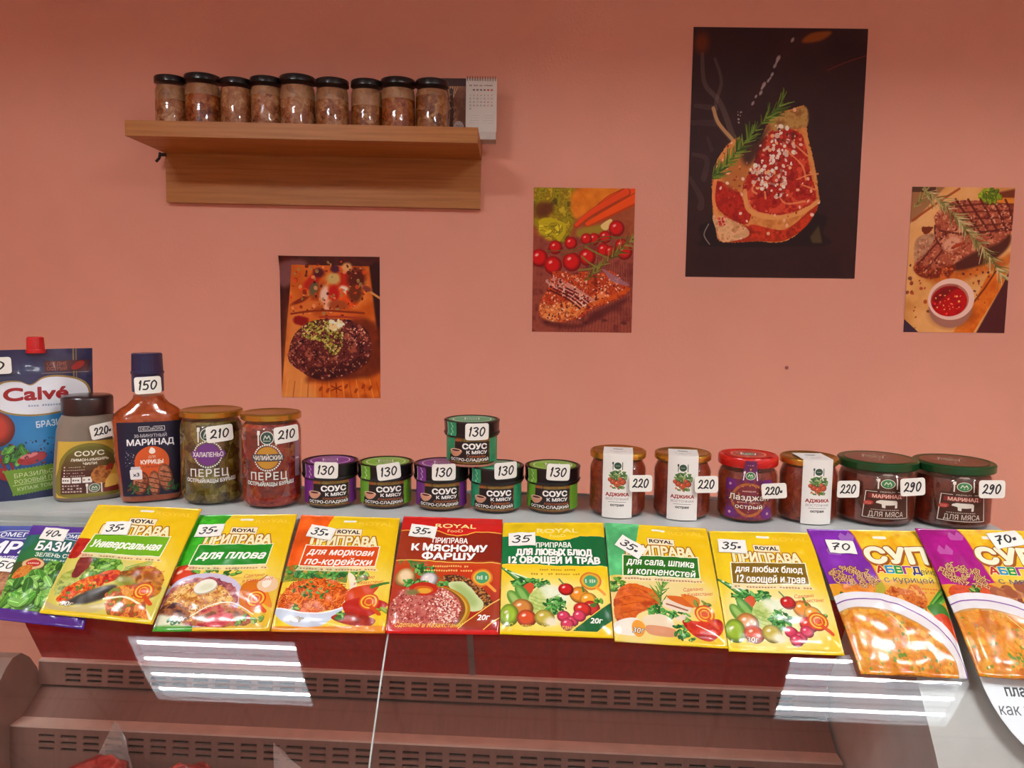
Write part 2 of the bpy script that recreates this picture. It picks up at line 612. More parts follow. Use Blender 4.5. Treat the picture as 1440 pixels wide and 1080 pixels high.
        c, n = math.cos(math.radians(rot)), math.sin(math.radians(rot))
        P = np.stack([x - s.ox + px * c - py * n, y - s.oy + px * n + py * c], -1) * s.sc * 2
        HH, WW = s.H * 2, s.W * 2
        D = np.zeros((HH, WW + 1), np.int16)
        for (ax, ay), (bx, by) in P:
            if ay == by: continue
            sg = 1
            if ay > by: ax, ay, bx, by, sg = bx, by, ax, ay, -1
            j0 = max(0, int(math.ceil(ay - 0.5))); j1 = min(HH - 1, int(math.ceil(by - 0.5)) - 1)
            if j0 > j1: continue
            J = np.arange(j0, j1 + 1)
            X = np.clip(np.ceil(ax + (J + 0.5 - ay) * (bx - ax) / (by - ay) - 0.5), 0, WW).astype(int)
            D[J, X] += sg
        f = (np.cumsum(D, 1)[:, :WW] != 0).astype(np.float32)
        f = (f[::2, ::2] + f[1::2, ::2] + f[::2, 1::2] + f[1::2, 1::2]) / 4
        M = ((slice(0, s.H), slice(0, s.W)), f)
        r = bold * 0.75 * h / 0.73
        return s.grow(M, r) if r * s.sc >= 0.6 else M

    def grow(s, M, r):
        sl, m = M
        k = max(1, int(round(r * s.sc)))
        o = m.copy(); pm = np.pad(m, k); h, w = m.shape
        for q in range(16):
            a = q * math.pi / 8
            dx, dy = int(round(k * math.cos(a))), int(round(k * math.sin(a)))
            o = np.maximum(o, pm[k - dy:k - dy + h, k - dx:k - dx + w])
        return sl, o

    def text(s, txt, x, y, h, col, w=None, ol=None, olc=None, sh=None, **kw):
        M = s.T(txt, x, y, h, w, **kw)
        if M is None: return
        if sh: s.put((M[0], np.roll(np.roll(M[1], int(sh * s.sc), 0), int(sh * s.sc), 1)), (20, 15, 10), 0.8)
        if ol: s.put(s.grow(M, ol), olc)
        s.put(M, col)

    def vivid(s, sat=1.25, gain=1.1):
        g = s.a[..., :3].mean(-1, keepdims=True)
        s.a[..., :3] = np.clip((g + (s.a[..., :3] - g) * sat) * gain, 0, 255)
        return s

    def mat(s, name, rough=0.4, coat=0.0, bump=0.0, glassy=False, metal=0.0, spec=0.5):
        """turn the print into a material; see-through where nothing is printed when glassy"""
        H, W = s.H, s.W
        im = bpy.data.images.new(name, W, H, alpha=True)
        d = np.clip(s.a.copy(), 0, 255); d[..., :3] /= 255.0
        im.pixels.foreach_set(np.ascontiguousarray(d[::-1]).astype(np.float32).ravel())
        im.update(); im.pack()
        t = NT(name)
        p = principled(t, Roughness=rough, Metallic=metal)
        p.inputs['Coat Weight'].default_value = coat
        p.inputs['Specular IOR Level'].default_value = spec
        ti = t.n('ShaderNodeTexImage'); ti.image = im; ti.extension = 'EXTEND'
        t.l(ti.outputs['Color'], p.inputs['Base Color'])
        if bump:
            tc = t.n('ShaderNodeTexCoord')
            nb = t.n('ShaderNodeTexNoise', Scale=55.0, Detail=3.0); t.l(tc.outputs['Object'], nb.inputs['Vector'])
            b = t.n('ShaderNodeBump', Strength=bump, Distance=0.004)
            t.l(nb.outputs['Fac'], b.inputs['Height']); t.l(b.outputs['Normal'], p.inputs['Normal'])
        if glassy:
            mx = t.n('ShaderNodeMixShader')
            g = glass_nodes(t)
            t.l(ti.outputs['Alpha'], mx.inputs[0]); t.l(g.outputs[0], mx.inputs[1]); t.l(p.outputs[0], mx.inputs[2])
            t.l(mx.outputs[0], t.out.inputs[0])
        else:
            t.l(p.outputs[0], t.out.inputs[0])
        return t.m

    # ---- small picture pieces
    def ball(s, cx, cy, r, col, hi=(255, 235, 220), rot=0, ry=None):
        d = tuple(c * 0.55 for c in col)
        s.put(s.E(cx, cy, r, ry, rot), d)
        s.put(s.E(cx - r * 0.08, cy - r * 0.1, r * 0.82, (ry or r) * 0.82, rot, soft=0.25), col)
        s.put(s.E(cx - r * 0.3, cy - r * 0.35, r * 0.22, r * 0.15, -30, soft=0.4), hi, 0.85)

    def leaves(s, cx, cy, rx, ry, n, size, cols):
        for _ in range(n):
            a = s.rng.uniform(0, 6.28); q = math.sqrt(s.rng.random())
            x, y = cx + rx * q * math.cos(a), cy + ry * q * math.sin(a)
            r = size * s.rng.uniform(0.6, 1.3); rot = s.rng.uniform(0, 180); c = s.rng.choice(cols)
            s.put(s.E(x + r * 0.15, y + r * 0.15, r, r * 0.5, rot), tuple(v * 0.5 for v in c), 0.7)
            s.put(s.E(x, y, r, r * 0.48, rot), c)
            dx, dy = math.cos(math.radians(rot)) * r * 0.8, math.sin(math.radians(rot)) * r * 0.8
            s.put(s.Ln([(x - dx, y - dy), (x + dx, y + dy)], r * 0.12), tuple(min(255, v * 1.3 + 20) for v in c), 0.7)

    def sprig(s, pts, n, L, w, cols, stem=(90, 80, 40)):
        C = np.array(catmull(pts, 12))
        s.put(s.Ln(C, w * 1.2), stem)
        for _ in range(n):
            i = s.rng.randrange(len(C) - 1); d = C[i + 1] - C[i]
            a = math.atan2(d[1], d[0]) + s.rng.choice((-1, 1)) * s.rng.uniform(0.3, 0.9)
            l = L * s.rng.uniform(0.5, 1.1)
            s.put(s.Ln([tuple(C[i]), (C[i][0] + math.cos(a) * l, C[i][1] + math.sin(a) * l)], w, taper=(1, 0.4)), s.rng.choice(cols))

    def badge(s, cx, cy, r, c1, c2):
        for k in range(5):
            q = r * (1 - 0.17 * k)
            s.put(s.E(cx, cy, q), c1 if k % 2 == 0 else c2)
        s.put(s.Ln([(cx + r * 0.3, cy + r * 0.6), (cx + r * 1.1, cy + r * 1.4)], r * 0.4), c1)
        for k in range(-3, 4):
            s.put(s.Ln([(cx + k * r * 0.15, cy - r * 0.35), (cx + k * r * 0.15, cy + r * 0.35)], r * 0.07), c1)

    def microtext(s, x0, x1, y, h, col, n=14, al=0.8):
        w = (x1 - x0) / n
        for k in range(n):
            if s.rng.random() < 0.15: continue
            s.put(s.R(x0 + k * w, y - h / 2 * s.rng.uniform(0.6, 1), x0 + (k + 0.72) * w, y + h / 2 * s.rng.uniform(0.6, 1)), col, al)


HAND = {
    '0': [[(.5, .02), (.2, .2), (.1, .55), (.25, .92), (.55, .95), (.85, .6), (.85, .25), (.55, .02)]],
    '1': [[(.3, .25), (.55, .02), (.45, .98)]],
    '2': [[(.12, .25), (.4, .02), (.75, .15), (.65, .5), (.1, .95)], [(.1, .95), (.45, .85), (.95, .95)]],
    '3': [[(.1, .1), (.5, .02), (.8, .2), (.4, .45)], [(.4, .45), (.85, .6), (.7, .92), (.35, 1.), (.05, .85)]],
    '4': [[(.25, .02), (.1, .5), (.8, .48)], [(.75, .05), (.6, 1.)]],
    '5': [[(.25, .05), (.15, .45), (.55, .4), (.8, .65), (.6, .95), (.1, .95)], [(.25, .05), (.95, .02)]],
    '7': [[(.1, .1), (.85, .05), (.45, .5), (.3, 1.)], [(.2, .55), (.75, .5)]],
    '9': [[(.75, .15), (.4, .05), (.15, .3), (.35, .5), (.75, .2), (.7, .6), (.4, 1.), (.1, .95)]],
    '-': [[(.1, .6), (.6, .55)], [(.15, .75), (.6, .72)]],
    '.': [[(.2, .85), (.5, .75), (.3, .95)]],
}
_TAGM = {}


def tag_mat(txt, slant=0.15, fill=0.72):
    key = (txt, slant)
    if key not in _TAGM:
        c = Cv(40, 28, (232, 229, 218), sc=6)
        n = sum(0.6 if ch in '-.1' else 1 for ch in txt)
        cw = 40 * fill / n; h = 14.5; x = 20 - 40 * fill / 2; y = 6.5
        for ch in txt:
            w = cw * (0.6 if ch in '-.1' else 1)
            for st in HAND[ch]:
                P = [(x + (u * 0.86 + 0.05) * w + (0.5 - v) * h * slant, y + v * h) for u, v in st]
                c.put(c.Ln(P, 2.3, sm=len(P) > 2), (22, 20, 26))
            x += w
        _TAGM[key] = c.mat('handwritten price ' + txt.replace('-', '').replace('.', ''), 0.5)
    return _TAGM[key]


# ------------------------------------------------------------------ refrigerated display case
CO = Vector((0, 1.005, 0)); CYAW = math.radians(-3.5)
CEX = Vector((math.cos(CYAW), math.sin(CYAW), 0)); CEY = Vector((-math.sin(CYAW), math.cos(CYAW), 0))
TOPZ, GZ = 1.21, 1.2105
U0, U1, DEPTH = -0.86, 0.655, 0.173
TH0, GR = math.radians(35), 0.95


def cw(u, v, z):
    return CO + CEX * u + CEY * v + Vector((0, 0, z))


def case_uv(px, py, u=None, v=None):
    """where the line of sight meets the case's plane u = const or v = const; returns (u, v, z)"""
    p = on_plane(px, py, CEX if u is not None else CEY, (CO.dot(CEX) + u) if u is not None else CO.dot(CEY) + v)
    d = p - CO
    return d.dot(CEX), d.dot(CEY), p.z


_S = np.linspace(0, 0.75, 751)
_TH = np.minimum(TH0 + _S / GR, math.radians(84))
_GV = -np.concatenate([[0], np.cumsum(np.cos(_TH[:-1]) * 0.001)])
_GZ = GZ - np.concatenate([[0], np.cumsum(np.sin(_TH[:-1]) * 0.001)])


def prof(s):
    if s <= 0: return -s * math.cos(TH0), GZ - s * math.sin(TH0)
    return float(np.interp(s, _S, _GV)), float(np.interp(s, _S, _GZ))


def prof_s(s, w=0.018):
    """the line a packet follows over the counter edge, softened; returns (v, z, normal angle)"""
    q = [prof(s + w * k / 3) for k in range(-3, 4)]
    v = sum(a for a, b in q) / 7; z = sum(b for a, b in q) / 7
    dv, dz = q[-1][0] - q[0][0], q[-1][1] - q[0][1]
    n = math.hypot(dv, dz)
    return v, z, -dz / n, -dv / n        # normal (nv negative towards the customer, nz up)


def surf(u, s, off):
    v, z, a, b = prof_s(s)
    return cw(u, v - a * off, z + b * off)


def hit(px, py):
    d = ray(px, py); c = Vector((0, 0, CAMZ)) - CO
    cv, rv = c.dot(CEY), d.dot(CEY)
    last = None
    for k in range(-150, 700):
        s = k * 0.001
        v, z = prof(s)
        f = cv + (z - CAMZ) / d.z * rv - v
        if last is not None and last[1] * f <= 0:
            q = last[1] / (last[1] - f) if last[1] != f else 0
            s = last[0] + q * 0.001
            v, z = prof(s)
            t = (z - CAMZ) / d.z
            return c.dot(CEX) + t * d.dot(CEX), s
        last = (s, f)
    return None


def zat(py, v, px=620):
    return case_uv(px, py, v=v)[2]


counter_mat = plain('grey laminate counter', (186, 188, 185), 0.35, var=0.06, scale=14.0)
edge_mat = plain('pale grey counter edge', (200, 200, 198), 0.4, var=0.03)
red_mat = plain('dark red sliding door', (172, 18, 20), 0.3, var=0.10, scale=25.0, stretch=(6, 6, 0.3))
steel_mat = plain('brushed rosy beige metal', (138, 98, 87), 0.4, var=0.05, scale=20.0, stretch=(8, 1, 0.5), metal=0.0)
lip_mat = plain('pale metal lip', (225, 190, 175), 0.35, var=0.04, scale=40.0)
shade_mat = plain('painted vent shade', (22, 14, 14), 0.8)  # near-black paint standing in for shade in and under the vents
plastic_grey = plain('grey brown plastic end panel', (150, 122, 112), 0.4, var=0.05)
case_white = plain('white case body', (205, 205, 203), 0.4, var=0.03)
pane_mat = glass('clear curved case glass', (0.93, 0.95, 0.94), 0.045, 0.015)
seam_mat = plain('glass edge seam', (190, 195, 190), 0.3)
pink_led = emitter('rosy meat lamp', (1.0, 0.46, 0.36), 9.0)

case = thing('display_case', 'refrigerated butcher display case with grey counter and curved glass front', 'display case', CO, CYAW)
mb = MB(); mb.box(U0, U1, 0.0, DEPTH, 1.17, TOPZ); mb.build('countertop', counter_mat, case, 0)
mb = MB(); mb.box(U0, U1, DEPTH, DEPTH + 0.004, 1.165, TOPZ + 0.003); mb.build('rear_edge', edge_mat, case, 0)
mb = MB(); mb.box(U0, U1, -0.004, 0.0, 1.172, 1.196); mb.build('front_edge', edge_mat, case, 0)
SEAM = hit(531, 985)[0]


def pane(name, a, b):
    mb = MB(); S = [0.002 + 0.5 * k / 40 for k in range(41)]
    def Q(o):
        def f(x, y):
            s = S[int(round(y * 40))]
            v, z = prof(s); th = min(TH0 + s / GR, math.radians(84))
            return (a + (b - a) * x, v + math.sin(th) * o, z - math.cos(th) * o)
        return f
    mb.grid(Q(0.0), 4, 40); mb.grid(Q(0.005), 4, 40, flip=True)
    return mb.build(name, pane_mat, case, 60)


pane('glass_pane', U0 + 0.03, SEAM - 0.001)
UE = 0.705
gp = pane('glass_pane', SEAM + 0.001, UE - 0.002)
mb = MB()
mb.tube([(SEAM, prof(s)[0] + 0.002, prof(s)[1] - 0.002) for s in [0.003 + 0.49 * k / 30 for k in range(31)]], 0.0011, 6)
mb.build('glass_seam', seam_mat, case, 60)

# rear sliding doors, then the stepped back with its air vents
UL, UR = -0.755, 0.47
zb = zat(952, 0.14)
dv0, dz0, dv1 = 0.02, 1.17, 0.14
um = case_uv(661, 925, v=0.1)[0]
for a, b, o in ((UL, um - 0.004, 0.0), (um + 0.004, UR, 0.0)):
    mb = MB()
    mb.prism([(dv0, dz0), (dv0 + 0.008, dz0), (dv1 + 0.008, zb), (dv1, zb)], lambda p, e, a=a, b=b, o=o: ((a, b)[e], p[0] + o, p[1]))
    mb.build('rear_door', red_mat, case, 0)
mb = MB()
mb.prism([(dv0 + 0.002, dz0), (dv0 + 0.01, dz0), (dv1 + 0.01, zb), (dv1 + 0.002, zb)], lambda p, e: (um + (-0.0045, 0.0045)[e], p[0] - 0.004, p[1]))
mb.build('door_stile', plain('grey aluminium stile', (150, 140, 138), 0.35, 0.6), case, 0)


def vent(name, v0, z0, v1, z1, rows, rh, mat):
    """sheet from (v0,z0) down to (v1,z1) with three rows of open slots"""
    mb = MB(); pitch, sl = 0.0345, 0.0245
    us = [UL]; holes = []
    x = UL + 0.045
    while x + sl < UR - 0.02:
        us += [x, x + sl]; holes.append(len(us) - 2); x += pitch
    us.append(UR)
    fs = [0.0]; hr = []
    for r in rows:
        fs += [r - rh / 2, r + rh / 2]; hr.append(len(fs) - 2)
    fs.append(1.0)
    P = lambda i, j, d: (us[i], v0 + (v1 - v0) * fs[j] + d, z0 + (z1 - z0) * fs[j])
    base = len(mb.v); nu = len(us)
    for d in (0.0, 0.004):
        for j in range(len(fs)):
            for i in range(nu): mb.v.append(P(i, j, d))
    off = nu * len(fs)
    hs, hj = set(holes), set(hr)
    for j in range(len(fs) - 1):
        for i in range(nu - 1):
            a, b, c, e = j * nu + i, j * nu + i + 1, (j + 1) * nu + i + 1, (j + 1) * nu + i
            if i in hs and j in hj:
                for p, q in ((a, b), (b, c), (c, e), (e, a)): mb.face([p, q, q + off, p + off])
            else:
                mb.face([a, e, c, b]); mb.face([a + off, b + off, c + off, e + off])
    mb.build(name, mat, case, 0)
    m2 = MB(); m2.prism([(v0 + 0.012, z0), (v0 + 0.016, z0), (v1 + 0.016, z1), (v1 + 0.012, z1)], lambda p, e: ((UL, UR)[e], p[0], p[1]))  # dark sheet gives the shade behind the slots
    m2.build('vent_shade_backing', shade_mat, case, 0)


zt = zat(952, 0.13); zv = zat(985, 0.125)
mb = MB(); mb.box(UL, UR, 0.127, 0.150, zt, zt + 0.003); mb.build('vent_ledge', lip_mat, case, 0)
vent('upper_vent_panel', 0.128, zt, 0.123, zv, (0.3, 0.55, 0.79), 0.13, steel_mat)
mb = MB(); mb.box(UL, UR, 0.132, 0.150, zv - 0.006, zv); mb.build('recess_shade_strip', shade_mat, case, 0)  # dark strip painted as the shade line below the vents
zd0, zd1 = zv - 0.006, zat(1034, 0.085)
mb = MB(); mb.prism([(0.128, zd0), (0.134, zd0), (0.092, zd1 - 0.004), (0.085, zd1)], lambda p, e: ((UL, UR)[e], p[0], p[1])); mb.build('deck_panel', steel_mat, case, 0)
zl = zat(1047, 0.058)
mb = MB(); mb.prism([(0.086, zd1), (0.086, zd1 - 0.004), (0.058, zl - 0.004), (0.058, zl)], lambda p, e: ((UL, UR)[e], p[0], p[1])); mb.build('shelf_lip', lip_mat, case, 0)
zw = zl - 0.045
vent('lower_vent_panel', 0.058, zl - 0.003, 0.054, zw, (0.27, 0.5, 0.73), 0.11, steel_mat)
DECKZ = zw - 0.03
mb = MB(); mb.prism([(0.054, zw), (0.066, zw), (0.066, DECKZ - 0.02), (-0.30, DECKZ - 0.06), (-0.30, DECKZ - 0.04), (0.054, DECKZ)], lambda p, e: ((UL, UR)[e], p[0], p[1]))
mb.build('meat_deck', steel_mat, case, 0)
# end panel with its rounded top at the left, plain one at the right
pl = [case_uv(x, y, u=UL)[1:] for x, y in ((62, 1000), (60, 965), (52, 938), (42, 924), (30, 918), (18, 925), (8, 940), (0, 958), (-30, 1030), (-60, 1120))]
pl += [(-0.34, 0.80), (-0.34, 0.70), (pl[0][0], 0.70)]
mb = MB(); mb.prism(pl, lambda p, e: (UL - (0.0, 0.05)[e], p[0], p[1])); mb.build('end_panel', plastic_grey, case, 30)
pr = [(0.15, 1.165), (0.02, 1.165)] + [(prof(s)[0] + 0.012, prof(s)[1] - 0.012) for s in (0.05, 0.1, 0.15, 0.2, 0.26, 0.32, 0.38, 0.44)] + [(-0.30, 0.70), (0.15, 0.70)]
mb = MB(); mb.prism(pr, lambda p, e: ((UR + 0.006, UE - 0.004)[e], p[0], p[1])); mb.build('end_panel', plain('light grey end panel', (196, 186, 182), 0.4, var=0.03), case, 30)  # guessed panel; its pale grey also stands in for glass reflections
mb = MB(); mb.box(U0, UE, -0.36, 0.19, 0.0, 0.70); mb.build('lower_cabinet', case_white, case, 0)
mb = MB(); mb.box(U0, UE, -0.36, -0.29, 0.70, 0.86); mb.build('front_sill', case_white, case, 0)
mb = MB(); mb.box(UL, UR, 0.17, 0.19, 0.70, 1.17); mb.build('back_panel', case_white, case, 0)
mb = MB(); mb.tube([(UL + 0.03, 0.03, 1.158), (UR - 0.03, 0.03, 1.158)], 0.008, 8); mb.build('light_strip', pink_led, case, 60)
mb = MB(); mb.box(UL, UR, 0.006, 0.010, 1.120, 1.17); mb.build('lamp_shield', edge_mat, case, 0)  # added to hide the light strip in the gaps between packets
# white payment sticker on the glass
st = Cv(200, 220, (214, 220, 222), sc=3)
st.text('платите', 26, 128, 13, (40, 46, 44), w=58, anchor='l', bold=0.02)
st.text('как удобно', 12, 149, 13, (70, 74, 76), w=86, anchor='l', bold=0.0)
st.put(st.E(54, 197, 8, 2.6), (150, 178, 150))
su, ss = hit(1490, 952)
mb = MB()
for o, fl in ((0.0011, False), (0.0006, True)):
    def f(x, y, o=o):
        r = y; a = 2 * math.pi * x
        s = ss + 0.105 * r * math.sin(a); u = su + 0.088 * r * math.cos(a)
        v, z = prof(s); th = TH0 + s / GR
        return (u, v - math.sin(th) * o, z + math.cos(th) * o)
    mb.grid(f, 40, 4, closed=True, flip=not fl, uvf=lambda x, y: (0.5 + 0.5 * y * math.cos(2 * math.pi * x), 0.5 + 0.5 * y * math.sin(2 * math.pi * x)))
mb.build('round_sticker', st.mat('payment sticker', 0.5), gp, 60, label='white round payment sticker')

# meat in the case
tray_mat = plain('white plastic tray', (220, 215, 210), 0.4)
meat_mat = food('raw red meat', [(70, 12, 12), (130, 24, 22), (165, 40, 35), (205, 130, 115)], 60, 40, 0.3, 0.3)
t = NT('cling film')
ga = glass_nodes(t, (0.93, 0.90, 0.89), 0.10, 0.12)
df = t.n('ShaderNodeBsdfDiffuse'); df.inputs[0].default_value = (0.75, 0.68, 0.66, 1)
mx = t.n('ShaderNodeMixShader'); mx.inputs[0].default_value = 0.16
t.l(ga.outputs[0], mx.inputs[1]); t.l(df.outputs[0], mx.inputs[2]); t.l(mx.outputs[0], t.out.inputs[0])
film_mat = t.m


def lump(name, label, mat, cx, cy, cz, rx, ry, rz_, seed, cat='meat', group=None):
    mb = MB(); o = Vector((seed * 3.1, seed * 1.7, 0))
    def f(a, b):
        th, ph = 2 * math.pi * a, math.pi * b
        d = Vector((math.cos(th) * math.sin(ph), math.sin(th) * math.sin(ph), math.cos(ph)))
        k = 1 + 0.28 * mnoise.noise(d * 1.6 + o) + 0.10 * mnoise.noise(d * 4 + o)
        z = d.z * rz_ * k
        return (d.x * rx * k, d.y * ry * k, max(z, -rz_ * 0.55))
    mb.grid(f, 28, 18, closed=True, uv=False)
    ob = mb.build(name, mat, None, 180)
    ob.location = cw(cx, cy, cz + rz_ * 0.55); ob.rotation_euler = (0, 0, CYAW)
    return tag(ob, label, cat, group)


def deck_z(v):
    return DECKZ - 0.04 * (0.054 - v) / 0.354


def tray(cx, cy, w, d, label):
    t = thing('meat_tray', label, 'tray', cw(cx, cy, deck_z(cy) + 0.012), CYAW, 'trays in the display case')
    mb = MB()
    rows = []
    for z, k in ((0, 0.9), (0.03, 1.0), (0.03, 0.95), (0.004, 0.86)):
        ring = []
        for q in range(32):
            a = 2 * math.pi * q / 32; c, s = math.cos(a), math.sin(a)
            ring.append((w / 2 * k * math.copysign(abs(c) ** 0.4, c), d / 2 * k * math.copysign(abs(s) ** 0.4, s), z))
        rows.append(ring)
    mb.rings(rows)
    mb.build('tray_shell', tray_mat, t, 40)
    return t


tray(-0.50, -0.045, 0.27, 0.15, 'white tray with red meat at the left end of the display case')
tz = deck_z(-0.045) + 0.018
lump('raw_meat', 'large raw red meat cut at the far left of the case', meat_mat, -0.555, -0.045, tz, 0.052, 0.045, 0.055, 1, group='raw meat cuts')
lump('raw_meat', 'raw red meat cut beside the plastic film corner', meat_mat, -0.435, -0.04, tz, 0.044, 0.042, 0.05, 2, group='raw meat cuts')


def film(name, pts, label):
    """crumpled clear film standing up from the tray"""
    mb = MB(); q = [Vector(case_uv(x, y, v=v)) for x, y, v in pts]
    def f(o):
        def g(a, b):
            p = (q[0] * (1 - a) + q[1] * a) * (1 - b) + (q[3] * (1 - a) + q[2] * a) * b
            k = mnoise.noise(p * 30) * 0.006
            return (p.x, p.y + k + o, p.z + k * 0.5)
        return g
    mb.grid(f(0), 14, 14); mb.grid(f(0.0008), 14, 14, flip=True)
    ob = mb.build(name, film_mat, None, 180)
    ob.location = CO; ob.rotation_euler = (0, 0, CYAW)
    return tag(ob, label, 'plastic film', 'plastic film round the meat')


film('plastic_film', [(160, 1015, 0.04), (176, 1038, 0.035), (196, 1110, 0.015), (120, 1100, 0.015)], 'tall pointed corner of clear plastic film above the meat')
film('plastic_film', [(384, 1044, 0.0), (400, 1056, -0.02), (455, 1110, -0.06), (385, 1110, -0.05)], 'creased clear plastic film in front of the lower vents')

# ------------------------------------------------------------------ wall shelf
wood = NT('light oak veneer')
p = principled(wood, Roughness=0.45)
tc = wood.n('ShaderNodeTexCoord'); mp = wood.n('ShaderNodeMapping'); mp.inputs['Scale'].default_value = (1.2, 14, 30)
nz = wood.n('ShaderNodeTexNoise', Scale=4.0, Detail=6.0)
wood.l(tc.outputs['Object'], mp.inputs[0]); wood.l(mp.outputs[0], nz.inputs['Vector'])
r = ramp(wood, [(162, 98, 34), (178, 112, 44), (188, 122, 54)], [0.3, 0.5, 0.72])
wood.l(nz.outputs['Fac'], r.inputs[0]); wood.l(r.outputs[0], p.inputs['Base Color']); wood.l(p.outputs[0], wood.out.inputs[0])
wood = wood.m
SHX, SHZ, SHT = -0.544, 1.9555, 0.010
shelf = thing('wall_shelf', 'light oak wall shelf with a deep back board on the pink wall', 'shelf', (SHX, WALL_Y, SHZ))
shelf.rotation_euler = (0, SHT, 0)
mb = MB(); mb.box(-0.45, 0.45, -0.25, -0.0, -0.039, 0.0); mb.build('shelf_board', wood, shelf, 0)
mb = MB(); mb.box(-0.449, 0.449, -0.022, -0.0, -0.176, -0.039); mb.build('back_board', wood, shelf, 0)
hook_mat = plain('dark steel screw', (50, 45, 42), 0.4, 0.8)
mb = MB(); mb.tube([(-0.46, -0.03, -0.039), (-0.462, -0.032, -0.055), (-0.47, -0.036, -0.066)], 0.004, 8); mb.tube([(-0.445, -0.03, -0.045), (-0.462, -0.03, -0.045)], 0.005, 8)
mb.build('shelf_screw', hook_mat, shelf, 60)


def shelf_z(x):
    return SHZ - (x - SHX) * SHT + 0.0005


black_lid = plain('black lacquered lid', (17, 11, 13), 0.3, 0.0, var=0.1, coat=0.15)
jar_glass = glass('clear jar glass', (0.96, 0.96, 0.95), 0.04, 0.02)
STEW = [food('pale stewed meat', [(70, 32, 14), (146, 82, 44), (174, 112, 66), (205, 160, 112)], 70, 45),
        food('orange stewed meat', [(60, 18, 4), (132, 58, 14), (164, 86, 26), (190, 130, 70)], 70, 45),
        food('brown stewed meat', [(56, 24, 8), (124, 66, 22), (156, 94, 40), (190, 140, 80)], 70, 45)]
fat_mat = food('pale fat layer', [(120, 76, 42), (165, 116, 74), (190, 148, 106)], 60, 30, 0.4, 0.2)
shelf_rows = [(241, 42, 109.5, 0, .35), (286, 48, 107.5, 1, .25), (333, 43, 113, 0, .0), (375, 43, 111, 0, .2), (419, 48, 109, 0, .3),
              (467.5, 45, 113.5, 0, .28), (516, 43, 115, 2, .4), (560, 47, 113, 1, .25), (607.5, 45, 114.5, 2, .15)]
SHLAB = ['first jar of stewed meat from the left end of the shelf', 'wide jar of orange stewed meat, second from the left end of the shelf',
         'short jar of pink-brown stewed meat, third from the left shelf end', 'jar of pale stewed meat, fourth from the left shelf end',
         'tall wide jar of pale stewed meat in the middle of the shelf', 'jar of stewed meat just right of the wide middle jar',
         'jar of stewed meat with a thick pale fat layer, third from the calendar', 'wide jar of orange-brown stewed meat, second from the calendar',
         'jar of stewed meat standing in front of the desk calendar']
for k, (px, wpx, ty, mi, fat) in enumerate(shelf_rows):
    Y = 2.12
    x = at_y(px, 150, Y).x; r = wpx / 2 * 2.13 / FPX
    z0 = shelf_z(x); h = at_y(px, ty, Y).z - z0
    j = thing('preserve_jar', SHLAB[k] + ', black lid', 'jar', (x, Y, z0), 0, 'jars of stewed meat on the wall shelf')
    b = r * 0.985
    Form([(0, b * .9), (0.004, b), (h * .72, b), (h * .82, b * .93), (h * .86, b * .82), (h * .97, b * .82)]).mesh(top=False).build('jar_glass', jar_glass, j)
    hc = h * (0.80 - 0.0)
    zf = hc * (1 - fat)
    Form([(0.002, b * .88), (0.006, b * .975), (min(zf, h * .72), b * .975)] + ([(zf, b * .94)] if zf > h * .72 else [])).mesh().build('jar_contents', STEW[mi], j)
    if fat:
        rows = [(zf + 0.0003, b * .97)]
        if zf < h * .70: rows.append((h * .71, b * .97))
        rows.append((hc, b * .9))
        Form(rows).mesh().build('fat_layer', fat_mat, j, label='pale fat layer')
    Form([(h * .875, r * .93), (h * .88, r), (h * .975, r), (h * .99, r * .97), (h, r * .9), (h * .995, r * .86)]).mesh().build('lid', black_lid, j)

# ------------------------------------------------------------------ desk calendar on the shelf end
CY = 2.19
cl = Cv(46, 72, (150, 98, 66), sc=6, seed=4)
cl.tex(cl.full(), [(120, 70, 45), (165, 110, 78), (190, 140, 105)], 20, 1)
cl.put(cl.R(0, 0, 46, 9), (58, 26, 22))
for q in range(5): cl.put(cl.Ln([(24, 30), (22 + 2 * q, 20 - abs(q - 2)), (20 + 3.5 * q, 10)], 1.0, True), (205, 165, 120))
cl.put(cl.Ln([(25, 14), (26, 40), (25, 68)], 5), (70, 34, 24)); cl.specks(cl.P([(18, 16), (32, 16), (32, 60), (18, 66)]), 60, .5, 1.6, [(60, 30, 20), (150, 130, 90), (110, 60, 40)])
cl.put(cl.E(36, 57, 7.5), (200, 180, 175)); cl.microtext(31, 41, 55, 1, (110, 60, 60), 8); cl.microtext(32, 40, 59, 1, (110, 60, 60), 8)
cr = Cv(46, 72, (220, 212, 202), sc=6, seed=5)
cr.microtext(5, 40, 9.5, 2, (110, 95, 88), 16)
for rr in range(6):
    for cc in range(7):
        if rr == 0 and cc < 1 or rr == 5 and cc > 0: continue
        d = rr * 7 + cc
        if d > 36: continue
        if rr == 0: cr.put(cr.R(5 + cc * 5.3, 14.5, 8.2 + cc * 5.3, 16.5), (190, 60, 50) if cc > 4 else (110, 100, 95))
        else: cr.text(str(d - 6 if d > 6 else d), 6.6 + cc * 5.3, 18 + rr * 4.6, 2.3, (170, 70, 60) if cc > 4 else (95, 85, 80), bold=0.0)
for rr in range(4): cr.microtext(5, 20, 50 + rr * 3.4, 1, (190, 178, 168), 9); cr.microtext(25, 42, 50 + rr * 3.4, 1, (190, 178, 168), 9)
x0, x1, x2 = at_y(609.5, 140, CY).x, at_y(655, 140, CY).x, at_y(698.5, 140, CY).x
zt_, zb_ = at_y(655, 110, CY).z, shelf_z(x1) + 0.0005
cal = thing('desk_calendar', 'spiral desk calendar standing at the right end of the wall shelf', 'calendar', (x1, CY, zb_))
H = zt_ - zb_


